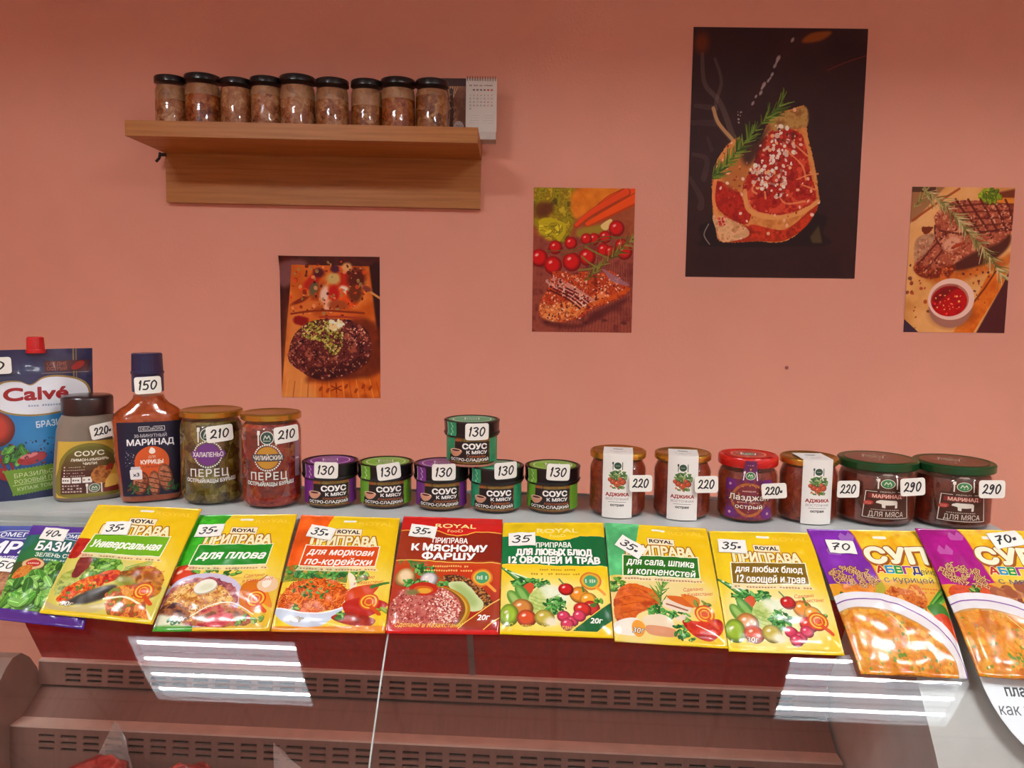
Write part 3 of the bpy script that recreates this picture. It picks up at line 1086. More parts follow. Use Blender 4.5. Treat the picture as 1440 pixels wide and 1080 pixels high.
def leaf(name, a, b, z0, z1, y, mat, lab=None, lean=0.0):
    mb = MB()
    f = lambda o: (lambda x, v: (a + (b - a) * x, y + lean * (1 - v) + o, z1 + (z0 - z1) * v))
    mb.grid(f(0), 2, 2); mb.grid(f(0.0015), 2, 2, flip=True)
    mb.box(a, b, y + lean * .5 + 0.0004, y + lean * .5 + 0.0012, (z0 + z1) / 2, (z0 + z1) / 2 + 0.0004)
    return mb.build(name, mat, cal, 0, label=lab)


leaf('picture_leaf', x0 - x1, -0.0005, 0.0, H + 0.004, 0.004, cl.mat('calendar picture', 0.5), 'brown picture leaf', 0.012)
leaf('month_leaf', 0.0, x2 - x1, 0.022, H + 0.002, -0.004, cr.mat('calendar month', 0.6), 'white month leaf', 0.012)
mb = MB(); mb.prism([(-0.012, 0.0), (-0.012, 0.020), (0.004, 0.020), (0.05, 0.0)], lambda p, e: ((x0 - x1 + 0.002, x2 - x1 - 0.002)[e], p[0], p[1]))
mb.build('base_strip', plain('white calendar card', (205, 195, 186), 0.6, var=0.02), cal, 0)
mb = MB()
for q in range(12):
    xx = 0.004 + (x2 - x1 - 0.008) * q / 11
    mb.tube([(xx, 0.008 + 0.006 * math.cos(a), H + 0.002 + 0.006 * math.sin(a)) for a in [k * math.pi / 4 for k in range(8)]], 0.0008, 5, closed=True)
mb.build('spiral_binding', plain('dark spiral wire', (90, 60, 55), 0.4, 0.5), cal, 60)


# ------------------------------------------------------------------ posters on the wall
def poster(name, corners, cv, label, curl=0.0):
    P = [at_y(x, y, WALL_Y) for x, y in corners]
    x0 = (P[0].x + P[3].x) / 2; x1 = (P[1].x + P[2].x) / 2; z1 = (P[0].z + P[1].z) / 2; z0 = (P[2].z + P[3].z) / 2
    mb = MB()
    def f(o):
        def g(u, v):
            k = max(0.0, 1 - (u * 6 + v * 10)) * curl
            return (x0 + (x1 - x0) * u, WALL_Y - o - k - 0.0006 * (1 + mnoise.noise(Vector((u * 3, v * 4, x0)))), z1 + (z0 - z1) * v)
        return g
    mb.grid(f(0.0012), 20, 28); mb.grid(f(0.0), 20, 28, flip=True)
    return tag(mb.build(name, cv.vivid(1.25, 1.12).mat(name + ' print', 0.5, spec=0.2), None, 60, loc=(0, 0, 0)), label, 'poster')


# small poster: seared chopped steak with herbs on a board
c = Cv(696, 986, (62, 22, 14), sc=0.8, seed=11, o=(65, 45))
c.tex(c.full(), [(40, 14, 12), (70, 26, 18), (50, 18, 14)], 120, 2)
c.put(c.P([(65, 100), (200, 70), (260, 110), (140, 240), (70, 250)], True, soft=12), (125, 85, 85), .8)
c.tex(c.P([(148, 105), (690, 110), (735, 400), (765, 720), (765, 1035), (62, 1035), (110, 500), (130, 330)]), [(150, 68, 22), (190, 105, 45), (172, 85, 28), (205, 125, 62)], 260, 4)
c.grad(c.P([(130, 380), (260, 420), (200, 700), (330, 1035), (62, 1035), (105, 600)], soft=30), (200, 130, 75), (205, 150, 95), al=.75)
for q in range(14): c.put(c.Ln([(110 + q * 48, 900 + 20 * (q % 2)), (90 + q * 52, 1040)], 9), (135, 60, 25) if q % 2 else (215, 155, 90), .45)
c.put(c.P([(690, 110), (765, 90), (765, 700), (740, 560)], soft=6), (45, 14, 12))
c.tex(c.P([(560, 480), (765, 560), (765, 840), (560, 900), (300, 920), (250, 880)], True, soft=14), [(70, 24, 12), (105, 42, 16)], 80, 6, .85)
# blurred vegetables behind
for x, y, rx, ry, rot, col in [(290, 220, 70, 38, -45, (160, 38, 20)), (335, 160, 40, 32, 0, (75, 22, 26)), (510, 200, 70, 55, 0, (165, 45, 18)), (440, 200, 48, 40, 0, (190, 165, 110)), (450, 130, 30, 26, 0, (70, 30, 50)),
                               (535, 120, 34, 32, 0, (205, 160, 110)), (600, 200, 60, 70, 30, (80, 28, 14)), (375, 310, 34, 60, 10, (225, 190, 170)), (440, 300, 40, 55, 0, (165, 30, 20)), (515, 275, 36, 26, 30, (225, 205, 190)),
                               (545, 350, 60, 45, 10, (200, 80, 30)), (400, 385, 30, 40, 20, (222, 180, 150)), (300, 270, 30, 50, 20, (95, 85, 60)), (260, 390, 90, 30, -15, (190, 110, 55)), (470, 380, 70, 34, 0, (150, 75, 40)), (590, 300, 50, 60, 0, (95, 45, 20)), (210, 350, 70, 14, -25, (110, 40, 20))]:
    c.put(c.E(x, y, rx, ry, rot, soft=.3, wob=.2, ws=40), col)
c.specks(c.P([(200, 130), (620, 110), (640, 420), (160, 440)], True), 130, 5, 16, [(120, 30, 18), (210, 150, 110), (80, 26, 16), (200, 80, 40), (150, 130, 80), (60, 20, 14)], (.4, 1), al=.8)
c.put(c.Ln([(640, 250), (700, 290), (770, 335)], 16, True), (195, 140, 90)); c.put(c.E(670, 265, 34, 18, 20, soft=.3), (120, 60, 50))
c.put(c.Ln([(140, 445), (350, 420), (650, 435)], 14, True), (120, 45, 22)); c.put(c.Ln([(340, 465), (480, 462), (620, 470)], 14, True), (150, 60, 40)); c.put(c.E(205, 492, 52, 34, 0, soft=.2, wob=.3, ws=30), (120, 20, 16))
meat = c.P([(170, 580), (260, 500), (420, 480), (600, 500), (690, 600), (700, 720), (640, 800), (500, 880), (330, 905), (240, 870), (125, 780), (120, 690)], True, wob=12, ws=60)
c.tex(meat, [(48, 16, 18), (100, 44, 36), (70, 26, 26), (140, 78, 60)], 40, 8, con=2.6)
c.put(c.P([(240, 830), (420, 800), (660, 740), (650, 800), (500, 880), (330, 905)], True, soft=8), (48, 14, 14), .75)
c.specks(meat, 420, 4, 11, [(150, 90, 70), (90, 40, 38), (170, 120, 95), (60, 20, 22), (130, 60, 60), (185, 140, 115)], (.3, .8), al=.85)
c.specks(c.P([(190, 560), (300, 490), (420, 500), (500, 560), (480, 700), (400, 720), (330, 640), (220, 600)], True), 230, 5, 13, [(150, 150, 60), (115, 120, 45), (180, 170, 90), (90, 85, 30), (200, 190, 130)], (.35, .7))
c.specks(c.P([(520, 560), (640, 540), (670, 660), (560, 640)], True), 50, 4, 9, [(200, 130, 110), (220, 170, 140)], (.3, .6))
c.specks(c.E(455, 520, 52, 34), 26, 10, 18, [(235, 220, 180), (220, 200, 150), (245, 235, 205)], (.6, 1))
for a in range(6): c.put(c.Ln([(450, 965), (450 + 40 * math.cos(a * 1.05 + .5), 965 + 32 * math.sin(a * 1.05 + .5))], 9), (105, 35, 14), .8)
for x in (340, 390, 520, 590, 640, 690): c.put(c.E(x, 950 + (x % 40), 10, 20, 30), (120, 42, 16), .7)
poster('steak_poster', [(393, 360), (534, 361), (535, 560), (397, 558)], c, 'small poster of a herb-crusted steak on a wooden board, lowest on the wall', 0.012)

# small poster: rib chop with cherry tomatoes
c = Cv(720, 1000, (122, 62, 50), sc=0.8, seed=12, o=(65, 45))
c.tex(c.full(), [(105, 48, 42), (140, 76, 60), (120, 60, 50)], 60, 2)
for q in range(24): c.put(c.Ln([(300 + q * 24, 1050), (420 + q * 16, 560)], 5), (88, 36, 32), .5)
for q in range(5): c.put(c.E(170 + q * 140, 980 - 20 * (q % 2), 20, 10, 10, soft=.4), (70, 28, 24), .7)
c.put(c.R(60, 40, 790, 380), (150, 85, 45), .6)
c.tex(c.P([(70, 40), (360, 40), (380, 200), (290, 410), (120, 380), (70, 250)], True, soft=10, wob=20, ws=60), [(80, 70, 12), (150, 140, 30), (120, 100, 20), (180, 160, 50)], 50, 5, con=2.6)
c.put(c.P([(85, 160), (200, 150), (190, 230), (90, 250)], True, soft=14), (85, 42, 20), .9)
c.put(c.P([(110, 270), (190, 250), (300, 300), (250, 415), (200, 370), (120, 360)], True, wob=12, ws=40), (175, 160, 35)); c.leaves(200, 320, 80, 50, 20, 26, [(190, 175, 50), (140, 125, 20), (165, 150, 35)])
c.tex(c.P([(350, 60), (620, 45), (700, 60), (470, 210), (350, 250)], True, soft=14), [(190, 110, 30), (205, 130, 45)], 50, 4)
for pts, w, col in [([(500, 210), (610, 130), (790, 60)], 95, (205, 80, 28)), ([(370, 305), (480, 215), (720, 75)], 62, (198, 76, 30)), ([(450, 295), (600, 215), (800, 110)], 76, (212, 84, 22))]:
    c.put(c.Ln(pts, w, True, taper=(.5, 1.1)), tuple(v * .75 for v in col)); c.put(c.Ln([(x, y - 6) for x, y in pts], w * .7, True, taper=(.5, 1.1)), col)
c.put(c.P([(380, 330), (560, 290), (630, 260), (600, 330), (520, 360), (400, 390)], True, soft=8), (140, 120, 45)); c.put(c.P([(545, 300), (615, 255), (625, 290), (580, 335)], True), (215, 190, 130))
for x, y, r in [(500, 395, 42), (660, 320, 56), (445, 395, 40), (580, 380, 44), (335, 425, 44), (700, 440, 50), (225, 455, 48), (570, 470, 46), (720, 480, 56), (110, 530, 62), (455, 520, 60), (620, 480, 40), (210, 580, 64), (345, 555, 66)]:
    c.ball(x, y, r, (178, 24, 20), (250, 200, 190))
for pts in [[(160, 480), (330, 470), (450, 430), (640, 390), (760, 380)], [(260, 510), (400, 470), (460, 430)], [(480, 440), (560, 380), (700, 380)], [(420, 520), (500, 580), (560, 560)]]: c.put(c.Ln(pts, 7, True), (95, 85, 40))
st = c.P([(185, 700), (215, 620), (290, 625), (360, 640), (430, 620), (520, 640), (620, 610), (735, 700), (755, 760), (640, 830), (500, 880), (400, 950), (270, 975), (130, 940), (120, 850), (160, 760)], True, wob=8, ws=40)
c.put(c.P([(140, 960), (400, 990), (520, 900), (750, 800), (700, 860), (420, 1010), (200, 1010)], True, soft=12), (70, 26, 26), .7)
c.tex(st, [(120, 38, 20), (180, 80, 40), (150, 55, 25), (205, 125, 80)], 50, 6, con=2.4)
c.tex(c.P([(120, 850), (180, 850), (420, 830), (440, 900), (270, 975), (130, 940)], True, soft=6), [(190, 100, 50), (215, 150, 95), (150, 60, 30)], 24, 7)
for q in range(5):
    x = 190 + q * 22; y = 690 - q * 12 + (q > 2) * 20
    c.put(c.Ln([(x - 20, y + 40 * (q % 2) + q * 4), (x + 110, y + 90), (x + 240, y + 170)], 26, True), (205, 160, 150), .75); c.put(c.Ln([(x, y + 62), (x + 120, y + 118), (x + 220, y + 190)], 12, True), (90, 26, 24))
c.specks(st, 420, 4, 11, [(225, 190, 165), (90, 24, 18), (60, 18, 18), (235, 205, 180), (190, 70, 40), (140, 40, 30)], (.3, .8), al=.8)
c.put(c.P([(570, 600), (750, 700), (735, 715), (640, 690), (600, 650)], True, soft=3), (150, 115, 130), .8); c.put(c.Ln([(480, 850), (640, 800), (750, 740)], 30, True), (185, 88, 28), .7)
c.sprig([(440, 680), (560, 580), (680, 470), (780, 390)], 46, 90, 9, [(100, 98, 40), (130, 125, 60), (75, 70, 30)])
for pts in [[(395, 610), (480, 600), (560, 570)], [(440, 450), (500, 480), (590, 520)], [(415, 515), (470, 560), (530, 590)]]: c.put(c.Ln(pts, 12, True), (120, 115, 55))
poster('rib_chop_poster', [(751, 264), (894, 265), (887, 468), (748, 466)], c, 'small poster of a grilled rib chop with cherry tomatoes and carrots')

# large poster: raw steak on black
c = Cv(738, 1032, (42, 20, 19), sc=1.0, seed=13, o=(55, 22))
c.tex(c.full(), [(38, 18, 18), (47, 23, 21), (41, 19, 19)], 160, 2)
for pts, w, al in [([(95, 130), (110, 250), (180, 330), (240, 470)], 26, .8), ([(150, 150), (180, 240), (160, 330), (165, 400), (235, 480)], 20, .75), ([(75, 340), (160, 350)], 26, .5), ([(60, 410), (160, 410)], 30, .4), ([(70, 540), (130, 560), (120, 640)], 26, .5), ([(60, 640), (110, 720), (110, 760)], 30, .5), ([(130, 470), (150, 520)], 18, .4)]:
    c.put(c.Ln(pts, w, True, taper=(.6, 1)), (112, 96, 86), al * .55)
c.put(c.Ln([(150, 350), (175, 410), (235, 475)], 15, True), (190, 150, 105), .8)
c.put(c.E(90, 85, 30, 40, soft=.5), (110, 52, 22), .7); c.put(c.P([(515, 70), (560, 40), (640, 35), (600, 70), (530, 82)], True, soft=4), (125, 70, 28), .9)
c.put(c.Ln([(630, 190), (700, 160), (790, 130)], 5, True), (95, 38, 28), .8)
for x, y, r in [(475, 70, 11), (418, 145, 14), (405, 175, 11), (395, 210, 10), (380, 235, 9), (362, 252, 13), (350, 285, 11), (330, 300, 8), (318, 328, 10), (268, 365, 5), (262, 395, 4), (355, 265, 9), (388, 225, 7), (412, 160, 9)]:
    c.put(c.E(x, y, r, r * .55, -62, soft=.3), (165, 150, 145), .85)
c.specks(c.P([(255, 350), (275, 350), (265, 420), (255, 420)]), 8, 2, 4, [(150, 130, 120)])
c.put(c.P([(150, 820), (120, 890), (150, 925), (650, 915), (645, 860), (620, 780)], True, soft=3), (30, 14, 13)); c.put(c.Ln([(148, 830), (130, 875), (155, 915)], 5, True), (150, 135, 125), .8); c.put(c.P([(590, 880), (625, 830), (645, 905), (600, 905)], soft=3), (85, 72, 42), .7)
st = c.P([(400, 385), (470, 355), (545, 340), (555, 440), (590, 560), (610, 660), (620, 740), (570, 830), (480, 900), (360, 900), (210, 905), (180, 850), (160, 740), (160, 610), (200, 520), (260, 470), (340, 490)], True, wob=4)
c.tex(st, [(175, 110, 60), (200, 140, 85), (165, 95, 50)], 50, 3)
c.put(c.P([(180, 800), (330, 840), (480, 850), (615, 740), (575, 830), (480, 895), (360, 900), (215, 905), (190, 870)], True), (150, 50, 20)); c.tex(c.P([(330, 830), (480, 850), (610, 760), (560, 840), (480, 890), (340, 890)], True), [(120, 30, 12), (180, 62, 28), (140, 40, 16)], 30, 8)
c.tex(c.P([(170, 790), (300, 835), (320, 880), (215, 905), (185, 860)], True), [(190, 150, 110), (215, 175, 135), (170, 120, 80)], 26, 9); c.specks(c.E(205, 815, 18, 24), 10, 3, 8, [(170, 40, 50), (190, 70, 70)])
c.tex(c.P([(170, 650), (260, 680), (300, 740), (330, 790), (300, 830), (200, 780), (168, 720)], True, wob=3), [(125, 22, 12), (165, 45, 25), (140, 30, 16)], 26, 5, con=2.6)
c.tex(c.P([(480, 430), (545, 470), (575, 600), (605, 690), (590, 740), (480, 785), (380, 780), (310, 740), (290, 660), (330, 590), (350, 500), (430, 420)], True, wob=4), [(120, 20, 12), (165, 45, 28), (140, 30, 18), (185, 75, 50)], 34, 6, con=2.6)
c.put(c.P([(255, 560), (300, 580), (300, 650), (260, 690), (200, 650), (220, 580)], True, soft=8), (165, 105, 55), .9); c.put(c.P([(270, 450), (340, 470), (400, 400), (330, 570), (280, 560)], True, soft=10), (38, 18, 14), .85)
for pts in [[(520, 640), (570, 620), (610, 615)], [(330, 590), (360, 620), (330, 680), (350, 700)], [(500, 490), (560, 540)], [(300, 700), (340, 770), (420, 790)], [(540, 660), (600, 680)], [(440, 700), (480, 740), (560, 730)], [(380, 660), (390, 720)], [(470, 520), (540, 580), (560, 640)]]:
    c.put(c.Ln(pts, 9, True, taper=(.5, 1)), (205, 140, 95), .85)
c.put(c.Ln([(300, 690), (320, 770), (420, 800), (540, 780), (618, 730)], 18, True), (205, 150, 95), .9); c.put(c.Ln([(172, 640), (165, 720), (185, 800)], 14, True), (210, 140, 85), .9); c.put(c.Ln([(545, 460), (580, 560), (605, 650)], 14, True), (195, 140, 85), .8)
c.specks(st, 120, 3, 7, [(215, 150, 110), (120, 20, 14), (90, 14, 10), (190, 100, 70)], (.4, .9), al=.6)
c.tex(c.P([(400, 385), (470, 358), (545, 340), (552, 420), (470, 430), (410, 440)], True, soft=3), [(150, 115, 65), (175, 140, 85), (130, 90, 50)], 24, 4)
zone = c.P([(440, 420), (500, 450), (500, 560), (470, 660), (470, 720), (420, 730), (310, 640), (300, 600), (370, 560), (400, 470)], True)
c.specks(zone, 150, 4, 9, [(215, 190, 175), (235, 215, 200), (160, 110, 95), (90, 35, 30), (225, 170, 130)], (.5, 1)); c.specks(zone, 30, 7, 12, [(235, 220, 205), (205, 175, 160)], (.6, 1))
c.specks(st, 40, 4, 9, [(225, 195, 175), (215, 170, 140)], (.6, 1))
c.sprig([(160, 640), (250, 540), (330, 440), (445, 325)], 120, 62, 7, [(72, 92, 26), (98, 118, 40), (50, 66, 20), (110, 130, 50)], (60, 60, 24))
c.put(c.R(56, 1046, 780, 1054), (50, 28, 26))
poster('raw_steak_poster', [(976, 38), (1221, 41), (1201, 391), (963, 390)], c, 'large dark poster of a raw steak with salt and a rosemary sprig')

# small poster: grilled steak with sauce bowl
c = Cv(700, 982, (190, 140, 85), sc=0.8, seed=14, o=(80, 40))
c.tex(c.full(), [(185, 130, 75), (205, 155, 100), (215, 170, 120)], 200, 2)
c.put(c.P([(80, 40), (300, 40), (120, 260), (80, 280)], soft=6), (120, 80, 55), .7); c.put(c.Ln([(95, 265), (250, 150), (400, 50)], 16), (140, 62, 22), .8); c.put(c.R(80, 40, 240, 75), (58, 34, 22), .8)
c.put(c.P([(650, 75), (790, 45), (800, 110), (700, 115)], soft=6), (105, 50, 25)); c.put(c.R(640, 105, 800, 150), (195, 125, 45), .8)
c.put(c.P([(580, 1030), (740, 700), (800, 560), (800, 1030)], soft=4), (70, 30, 32)); c.tex(c.P([(640, 620), (760, 600), (745, 690), (560, 1030), (420, 1030), (560, 800)], soft=3), [(180, 90, 25), (205, 125, 50)], 60, 5)
c.put(c.Ln([(690, 600), (620, 720), (540, 830)], 12), (110, 45, 18)); c.put(c.P([(52, 940), (170, 1025), (52, 1025)], soft=3), (58, 38, 58)); c.put(c.P([(80, 935), (190, 1030), (80, 1030)]), (55, 36, 50))
c.tex(c.P([(200, 660), (420, 600), (700, 520), (780, 480), (760, 560), (500, 650), (420, 690)], True, soft=14), [(150, 70, 20), (190, 105, 40)], 40, 6, .8)
st = c.P([(370, 135), (480, 125), (640, 135), (780, 160), (785, 230), (770, 350), (680, 420), (520, 480), (420, 560), (350, 630), (220, 650), (140, 620), (125, 560), (150, 420), (250, 340), (250, 220)], True, wob=8, ws=40)
c.tex(st, [(120, 55, 38), (170, 100, 75), (145, 75, 52), (195, 135, 105)], 40, 7, con=2.4)
c.put(c.P([(400, 560), (520, 480), (690, 410), (770, 350), (760, 440), (640, 540), (430, 600)], True, soft=8), (58, 20, 14), .9)
c.tex(c.P([(130, 570), (250, 590), (400, 560), (380, 630), (220, 655), (140, 620)], True, soft=5), [(130, 50, 18), (90, 30, 14), (190, 100, 50)], 22, 8)
for q in range(5): c.put(c.Ln([(380 + q * 85, 120), (440 + q * 80, 200), (560 + q * 60, 330)], 15, True), (80, 26, 16), .85); c.put(c.Ln([(380 + q * 20, 170 + q * 45), (560, 150 + q * 48), (780, 150 + q * 42)], 14, True), (88, 30, 18), .75)
for pts in [[(150, 560), (240, 450), (330, 350)], [(200, 600), (300, 480), (330, 400)], [(280, 330), (430, 350), (520, 320)], [(300, 440), (260, 380), (250, 300)], [(520, 340), (640, 330), (770, 300)]]: c.put(c.Ln(pts, 14, True), (80, 30, 20), .8)
c.tex(c.P([(130, 390), (250, 350), (230, 440), (150, 530), (125, 540)], True, soft=5), [(150, 105, 80), (185, 145, 115)], 18, 9); c.put(c.E(370, 420, 70, 44, -25, soft=.2, wob=.2, ws=30), (200, 150, 125)); c.put(c.E(410, 430, 40, 12, -25, soft=.3), (150, 60, 30))
c.specks(st, 360, 4, 10, [(205, 150, 120), (70, 24, 16), (110, 45, 35), (215, 170, 140), (150, 70, 60)], (.3, .8), al=.75)
c.specks(c.P([(90, 560), (400, 640), (330, 700), (200, 1000), (80, 900)], True), 26, 6, 16, [(120, 45, 25), (150, 60, 30), (90, 40, 30)], (.5, .9), al=.8)
c.specks(c.P([(420, 560), (620, 540), (640, 820), (540, 820)], True), 20, 5, 12, [(110, 30, 20), (70, 30, 40), (140, 70, 30)], (.5, .9), al=.8); c.put(c.P([(160, 310), (240, 310), (190, 360)], True, wob=6), (105, 45, 20))
c.put(c.E(410, 900, 150, 90, soft=.3), (120, 60, 35), .6)
c.put(c.E(395, 850, 150, 140, soft=.03), (150, 105, 92)); c.put(c.E(395, 795, 160, 142), (225, 190, 175)); c.put(c.E(385, 800, 132, 112), (165, 110, 95)); c.tex(c.E(382, 808, 124, 104), [(120, 10, 14), (165, 18, 18), (145, 14, 16)], 40, 5)
c.put(c.P([(270, 780), (340, 715), (440, 705), (400, 740), (300, 820)], True, soft=8), (90, 20, 16), .7); c.specks(c.E(380, 815, 100, 80), 30, 4, 9, [(230, 170, 110), (220, 120, 90), (210, 60, 50)], (.5, 1))
c.leaves(610, 90, 70, 44, 46, 20, [(110, 130, 30), (140, 150, 40), (80, 95, 20)])
c.sprig([(150, 55), (300, 150), (450, 300), (600, 460), (750, 650)], 150, 100, 9, [(165, 150, 105), (125, 118, 70), (195, 180, 140), (95, 88, 50)], (150, 135, 90)); c.sprig([(100, 180), (160, 100), (180, 50)], 20, 60, 8, [(120, 110, 60), (150, 140, 90)])
poster('grilled_steak_poster', [(1283, 263), (1427, 264), (1412, 468), (1270, 467)], c, 'small poster of a grilled steak with a bowl of red sauce')
# wall anchor left in the paint
p_ = at_y(1106, 517, WALL_Y)
mb = MB(); mb.tube([(p_.x, WALL_Y - 0.004, p_.z), (p_.x, WALL_Y + 0.004, p_.z)], 0.005, 12)
tag(mb.build('wall_plug', plain('painted plug', (160, 84, 72), 0.6), None, 40), 'tiny painted wall plug on the bare pink wall below the large poster', 'wall plug')


# ------------------------------------------------------------------ goods on the counter
def place(cx, by, wpx):
    """stand something on the counter: its front bottom edge at the line of sight (cx, by), wpx wide"""
    q = at_z(cx, by, TOPZ)
    k = (CAM_R.transposed() @ (q - Vector((0, 0, CAMZ)))).z * -1
    n = Vector((q.x, q.y, 0)).normalized()
    r = wpx / 2 * k / FPX
    for _ in range(4):
        c = q + n * r
        kc = -(CAM_R.transposed() @ (c - Vector((0, 0, CAMZ)))).z
        r = wpx / 2 * kc / FPX
    return c, r, kc / FPX, -math.atan2(c.x, c.y)


def hgt(cx, py, c, r):
    """height above the counter of a point seen at (cx, py) on the near side of a round thing"""
    n = Vector((c.x, c.y, 0)).normalized()
    f = c - n * r
    return on_plane(cx, py, n, n.dot(f)).z - TOPZ


def price(par, txt, x, y, z, w=0.034, h=0.024, rz=0.0, tilt=0.0, lean=0.0, bend=None, slant=0.15):
    """handwritten price sticker: (x, y, z) its centre in the thing's own space"""
    mb = MB(); B = bend
    ct, st_ = math.cos(tilt), math.sin(tilt)
    cz, sz = math.cos(rz), math.sin(rz)
    rad = 0.16 * h
    def f(o):
        def g(u, v):
            a = (u - 0.5) * w; b = (0.5 - v) * h
            # rounded corners
            ex = max(0, abs(a) - (w / 2 - rad)); ey = max(0, abs(b) - (h / 2 - rad)); d = math.hypot(ex, ey)
            if d > rad:
                a -= math.copysign(ex * (1 - rad / d), a); b -= math.copysign(ey * (1 - rad / d), b)
            p, q = a * ct - b * st_, a * st_ + b * ct
            if B: X, Y = math.sin(p / B) * (B + o), -(B + o) * math.cos(p / B) + B
            else: X, Y = p, -o
            Y += -lean * q
            return (x + X * cz - Y * sz, y + X * sz + Y * cz, z + q)
        return g
    mb.grid(f(0.0006), 16, 10); mb.grid(f(0.0), 16, 10, flip=True)
    return mb.build('price_tag', tag_mat(txt, slant), par, 60, label='white price sticker')


gold_lid = plain('golden tin lid', (196, 150, 62), 0.25, 0.85, var=0.06)
red_lid = plain('red tin lid', (196, 26, 22), 0.28, 0.1, var=0.05, coat=0.3)
green_lid = plain('dark green tin lid', (18, 66, 30), 0.28, 0.1, var=0.06, coat=0.3)
PEPPER = {'green': food('green pickled pepper slices', [(36, 24, 4), (88, 70, 16), (120, 100, 34), (160, 146, 70)], 60, 70, 0.25, 0.8, .3),
          'red': food('red pickled pepper slices', [(70, 8, 4), (140, 28, 12), (166, 50, 18), (190, 110, 50)], 60, 70, 0.25, 0.8, .3)}
sauce_mat = food('brown meat sauce', [(70, 30, 10), (120, 62, 22), (150, 95, 40)], 80, 30, 0.3, 0.2)
adjika_mat = food('brick red adjika paste', [(70, 16, 6), (118, 34, 14), (140, 52, 22), (165, 80, 40)], 120, 90, 0.35, 0.4)
marin_mat = food('reddish brown marinade', [(62, 16, 8), (110, 34, 16), (135, 50, 24)], 90, 60, 0.3, 0.3)


def lid_form(r, z0, z1):
    h = z1 - z0
    return Form([(z0, r * .97), (z0 + h * .12, r), (z0 + h * .8, r), (z0 + h * .95, r * .97), (z1, r * .92), (z1 - h * .08, r * .86), (z1 - h * .08, r * .3)])


def cutlery(c, x, y, r, col, ink=(235, 235, 225)):
    """round plate with a fork and a knife"""
    c.put(c.E(x, y, r * 1.12), ink); c.put(c.E(x, y, r), col)
    c.put(c.Ln([(x - r * .55, y + r * .25), (x - r * .3, y - r * .4), (x, y + r * .1), (x + r * .3, y - r * .4), (x + r * .55, y + r * .25)], r * .16), ink, .9)
    c.microtext(x - r * .6, x + r * .6, y + r * .5, r * .25, ink, 5)
    for sx in (-1, 1):
        c.put(c.Ln([(x + sx * r * 1.45, y - r * 1.1), (x + sx * r * 1.45, y + r * 1.2)], r * .22), ink)
    c.put(c.R(x - r * 1.7, y - r * 1.2, x - r * 1.2, y - r * .5), ink)


# tall pepper jars
def pepper_jar(cx, by, w, kind, label, word, ring, tagpx):
    c, r, k, rz = place(cx, by, w)
    t = thing('pickle_jar', label, 'jar', (c.x, c.y, TOPZ), rz, 'tall jars of pickled peppers')
    h = hgt(cx, 580 if kind == 'green' else 584, c, r); zl = h - 8.5 * k
    gl = Form([(0, r * .86), (.003, r * .97), (.012, r), (zl - .018, r), (zl - .010, r * .97), (zl - .004, r * .9), (zl, r * .88)])
    gl.mesh(top=False).build('jar_glass', jar_glass, t)
    Form([(.004, r * .85), (.009, r * .95), (.014, r * .975), (zl - .020, r * .975), (zl - .012, r * .95), (zl - .006, r * .86)]).mesh().build('pickled_peppers', PEPPER[kind], t)
    lid_form(r * 1.0, zl - .001, h).mesh().build('lid', gold_lid, t)
    cv = Cv(88, 96, (230, 230, 220), sc=6, alpha=0.0, seed=21)
    x = 38; ink = (222, 218, 205)
    cutlery(cv, x, 14, 8, (30, 62, 44), ink)
    for a in range(36):
        b = a * math.pi / 18; cv.put(cv.E(x + 17.5 * math.cos(b), 41 + 17.5 * math.sin(b), 1.1), ink)
    cv.put(cv.E(x, 41, 15), ring)
    cv.put(cv.P([(x - 20, 36), (x + 20, 36), (x + 23, 41), (x + 20, 46), (x - 20, 46), (x - 23, 41)]), (62, 52, 60) if kind == 'red' else ring)
    cv.text(word, x, 41, 6.2, ink, w=39, bold=.03)
    cv.text('ПЕРЕЦ', x + 1, 66, 10.5, ink, w=50, bold=.01, space=1.15)
    cv.text('ОСТРЫЙ/АЩЫ БУРЫШ', x + 3, 77, 5, ink, w=66, bold=.02, arc=-1.5)
    if kind == 'red': cv.put(cv.R(78, 20, 88, 70), (120, 40, 90), .5); cv.microtext(79, 87, 45, 3, ink, 3)
    A = math.radians(62)
    gl.patch(.012 + 6 * k, .012 + 6 * k + 96 * k, -A, A, off=.0004).build('printed_label', cv.mat('pepper jar print ' + kind, .4, glassy=True), t, label='printed label on clear glass')
    tx, ty = tagpx
    a = math.asin(max(-.95, min(.95, (tx - cx) * k / r)))
    price(t, '210', r * math.sin(a) * 1.0, -r * math.cos(a) - .0012, hgt(cx, ty, c, r), .037, .0235, a * .85, .07, bend=r * 1.6)


pepper_jar(301, 713, 83, 'green', 'tall jar of green jalapeno peppers with golden lid beside the orange marinade bottle', 'ХАЛАПЕНЬО', (108, 52, 120), (311, 610))
pepper_jar(384, 718, 81, 'red', 'tall jar of red chili peppers with golden lid', 'ЧИЛИЙСКИЙ', (188, 132, 40), (404, 612))


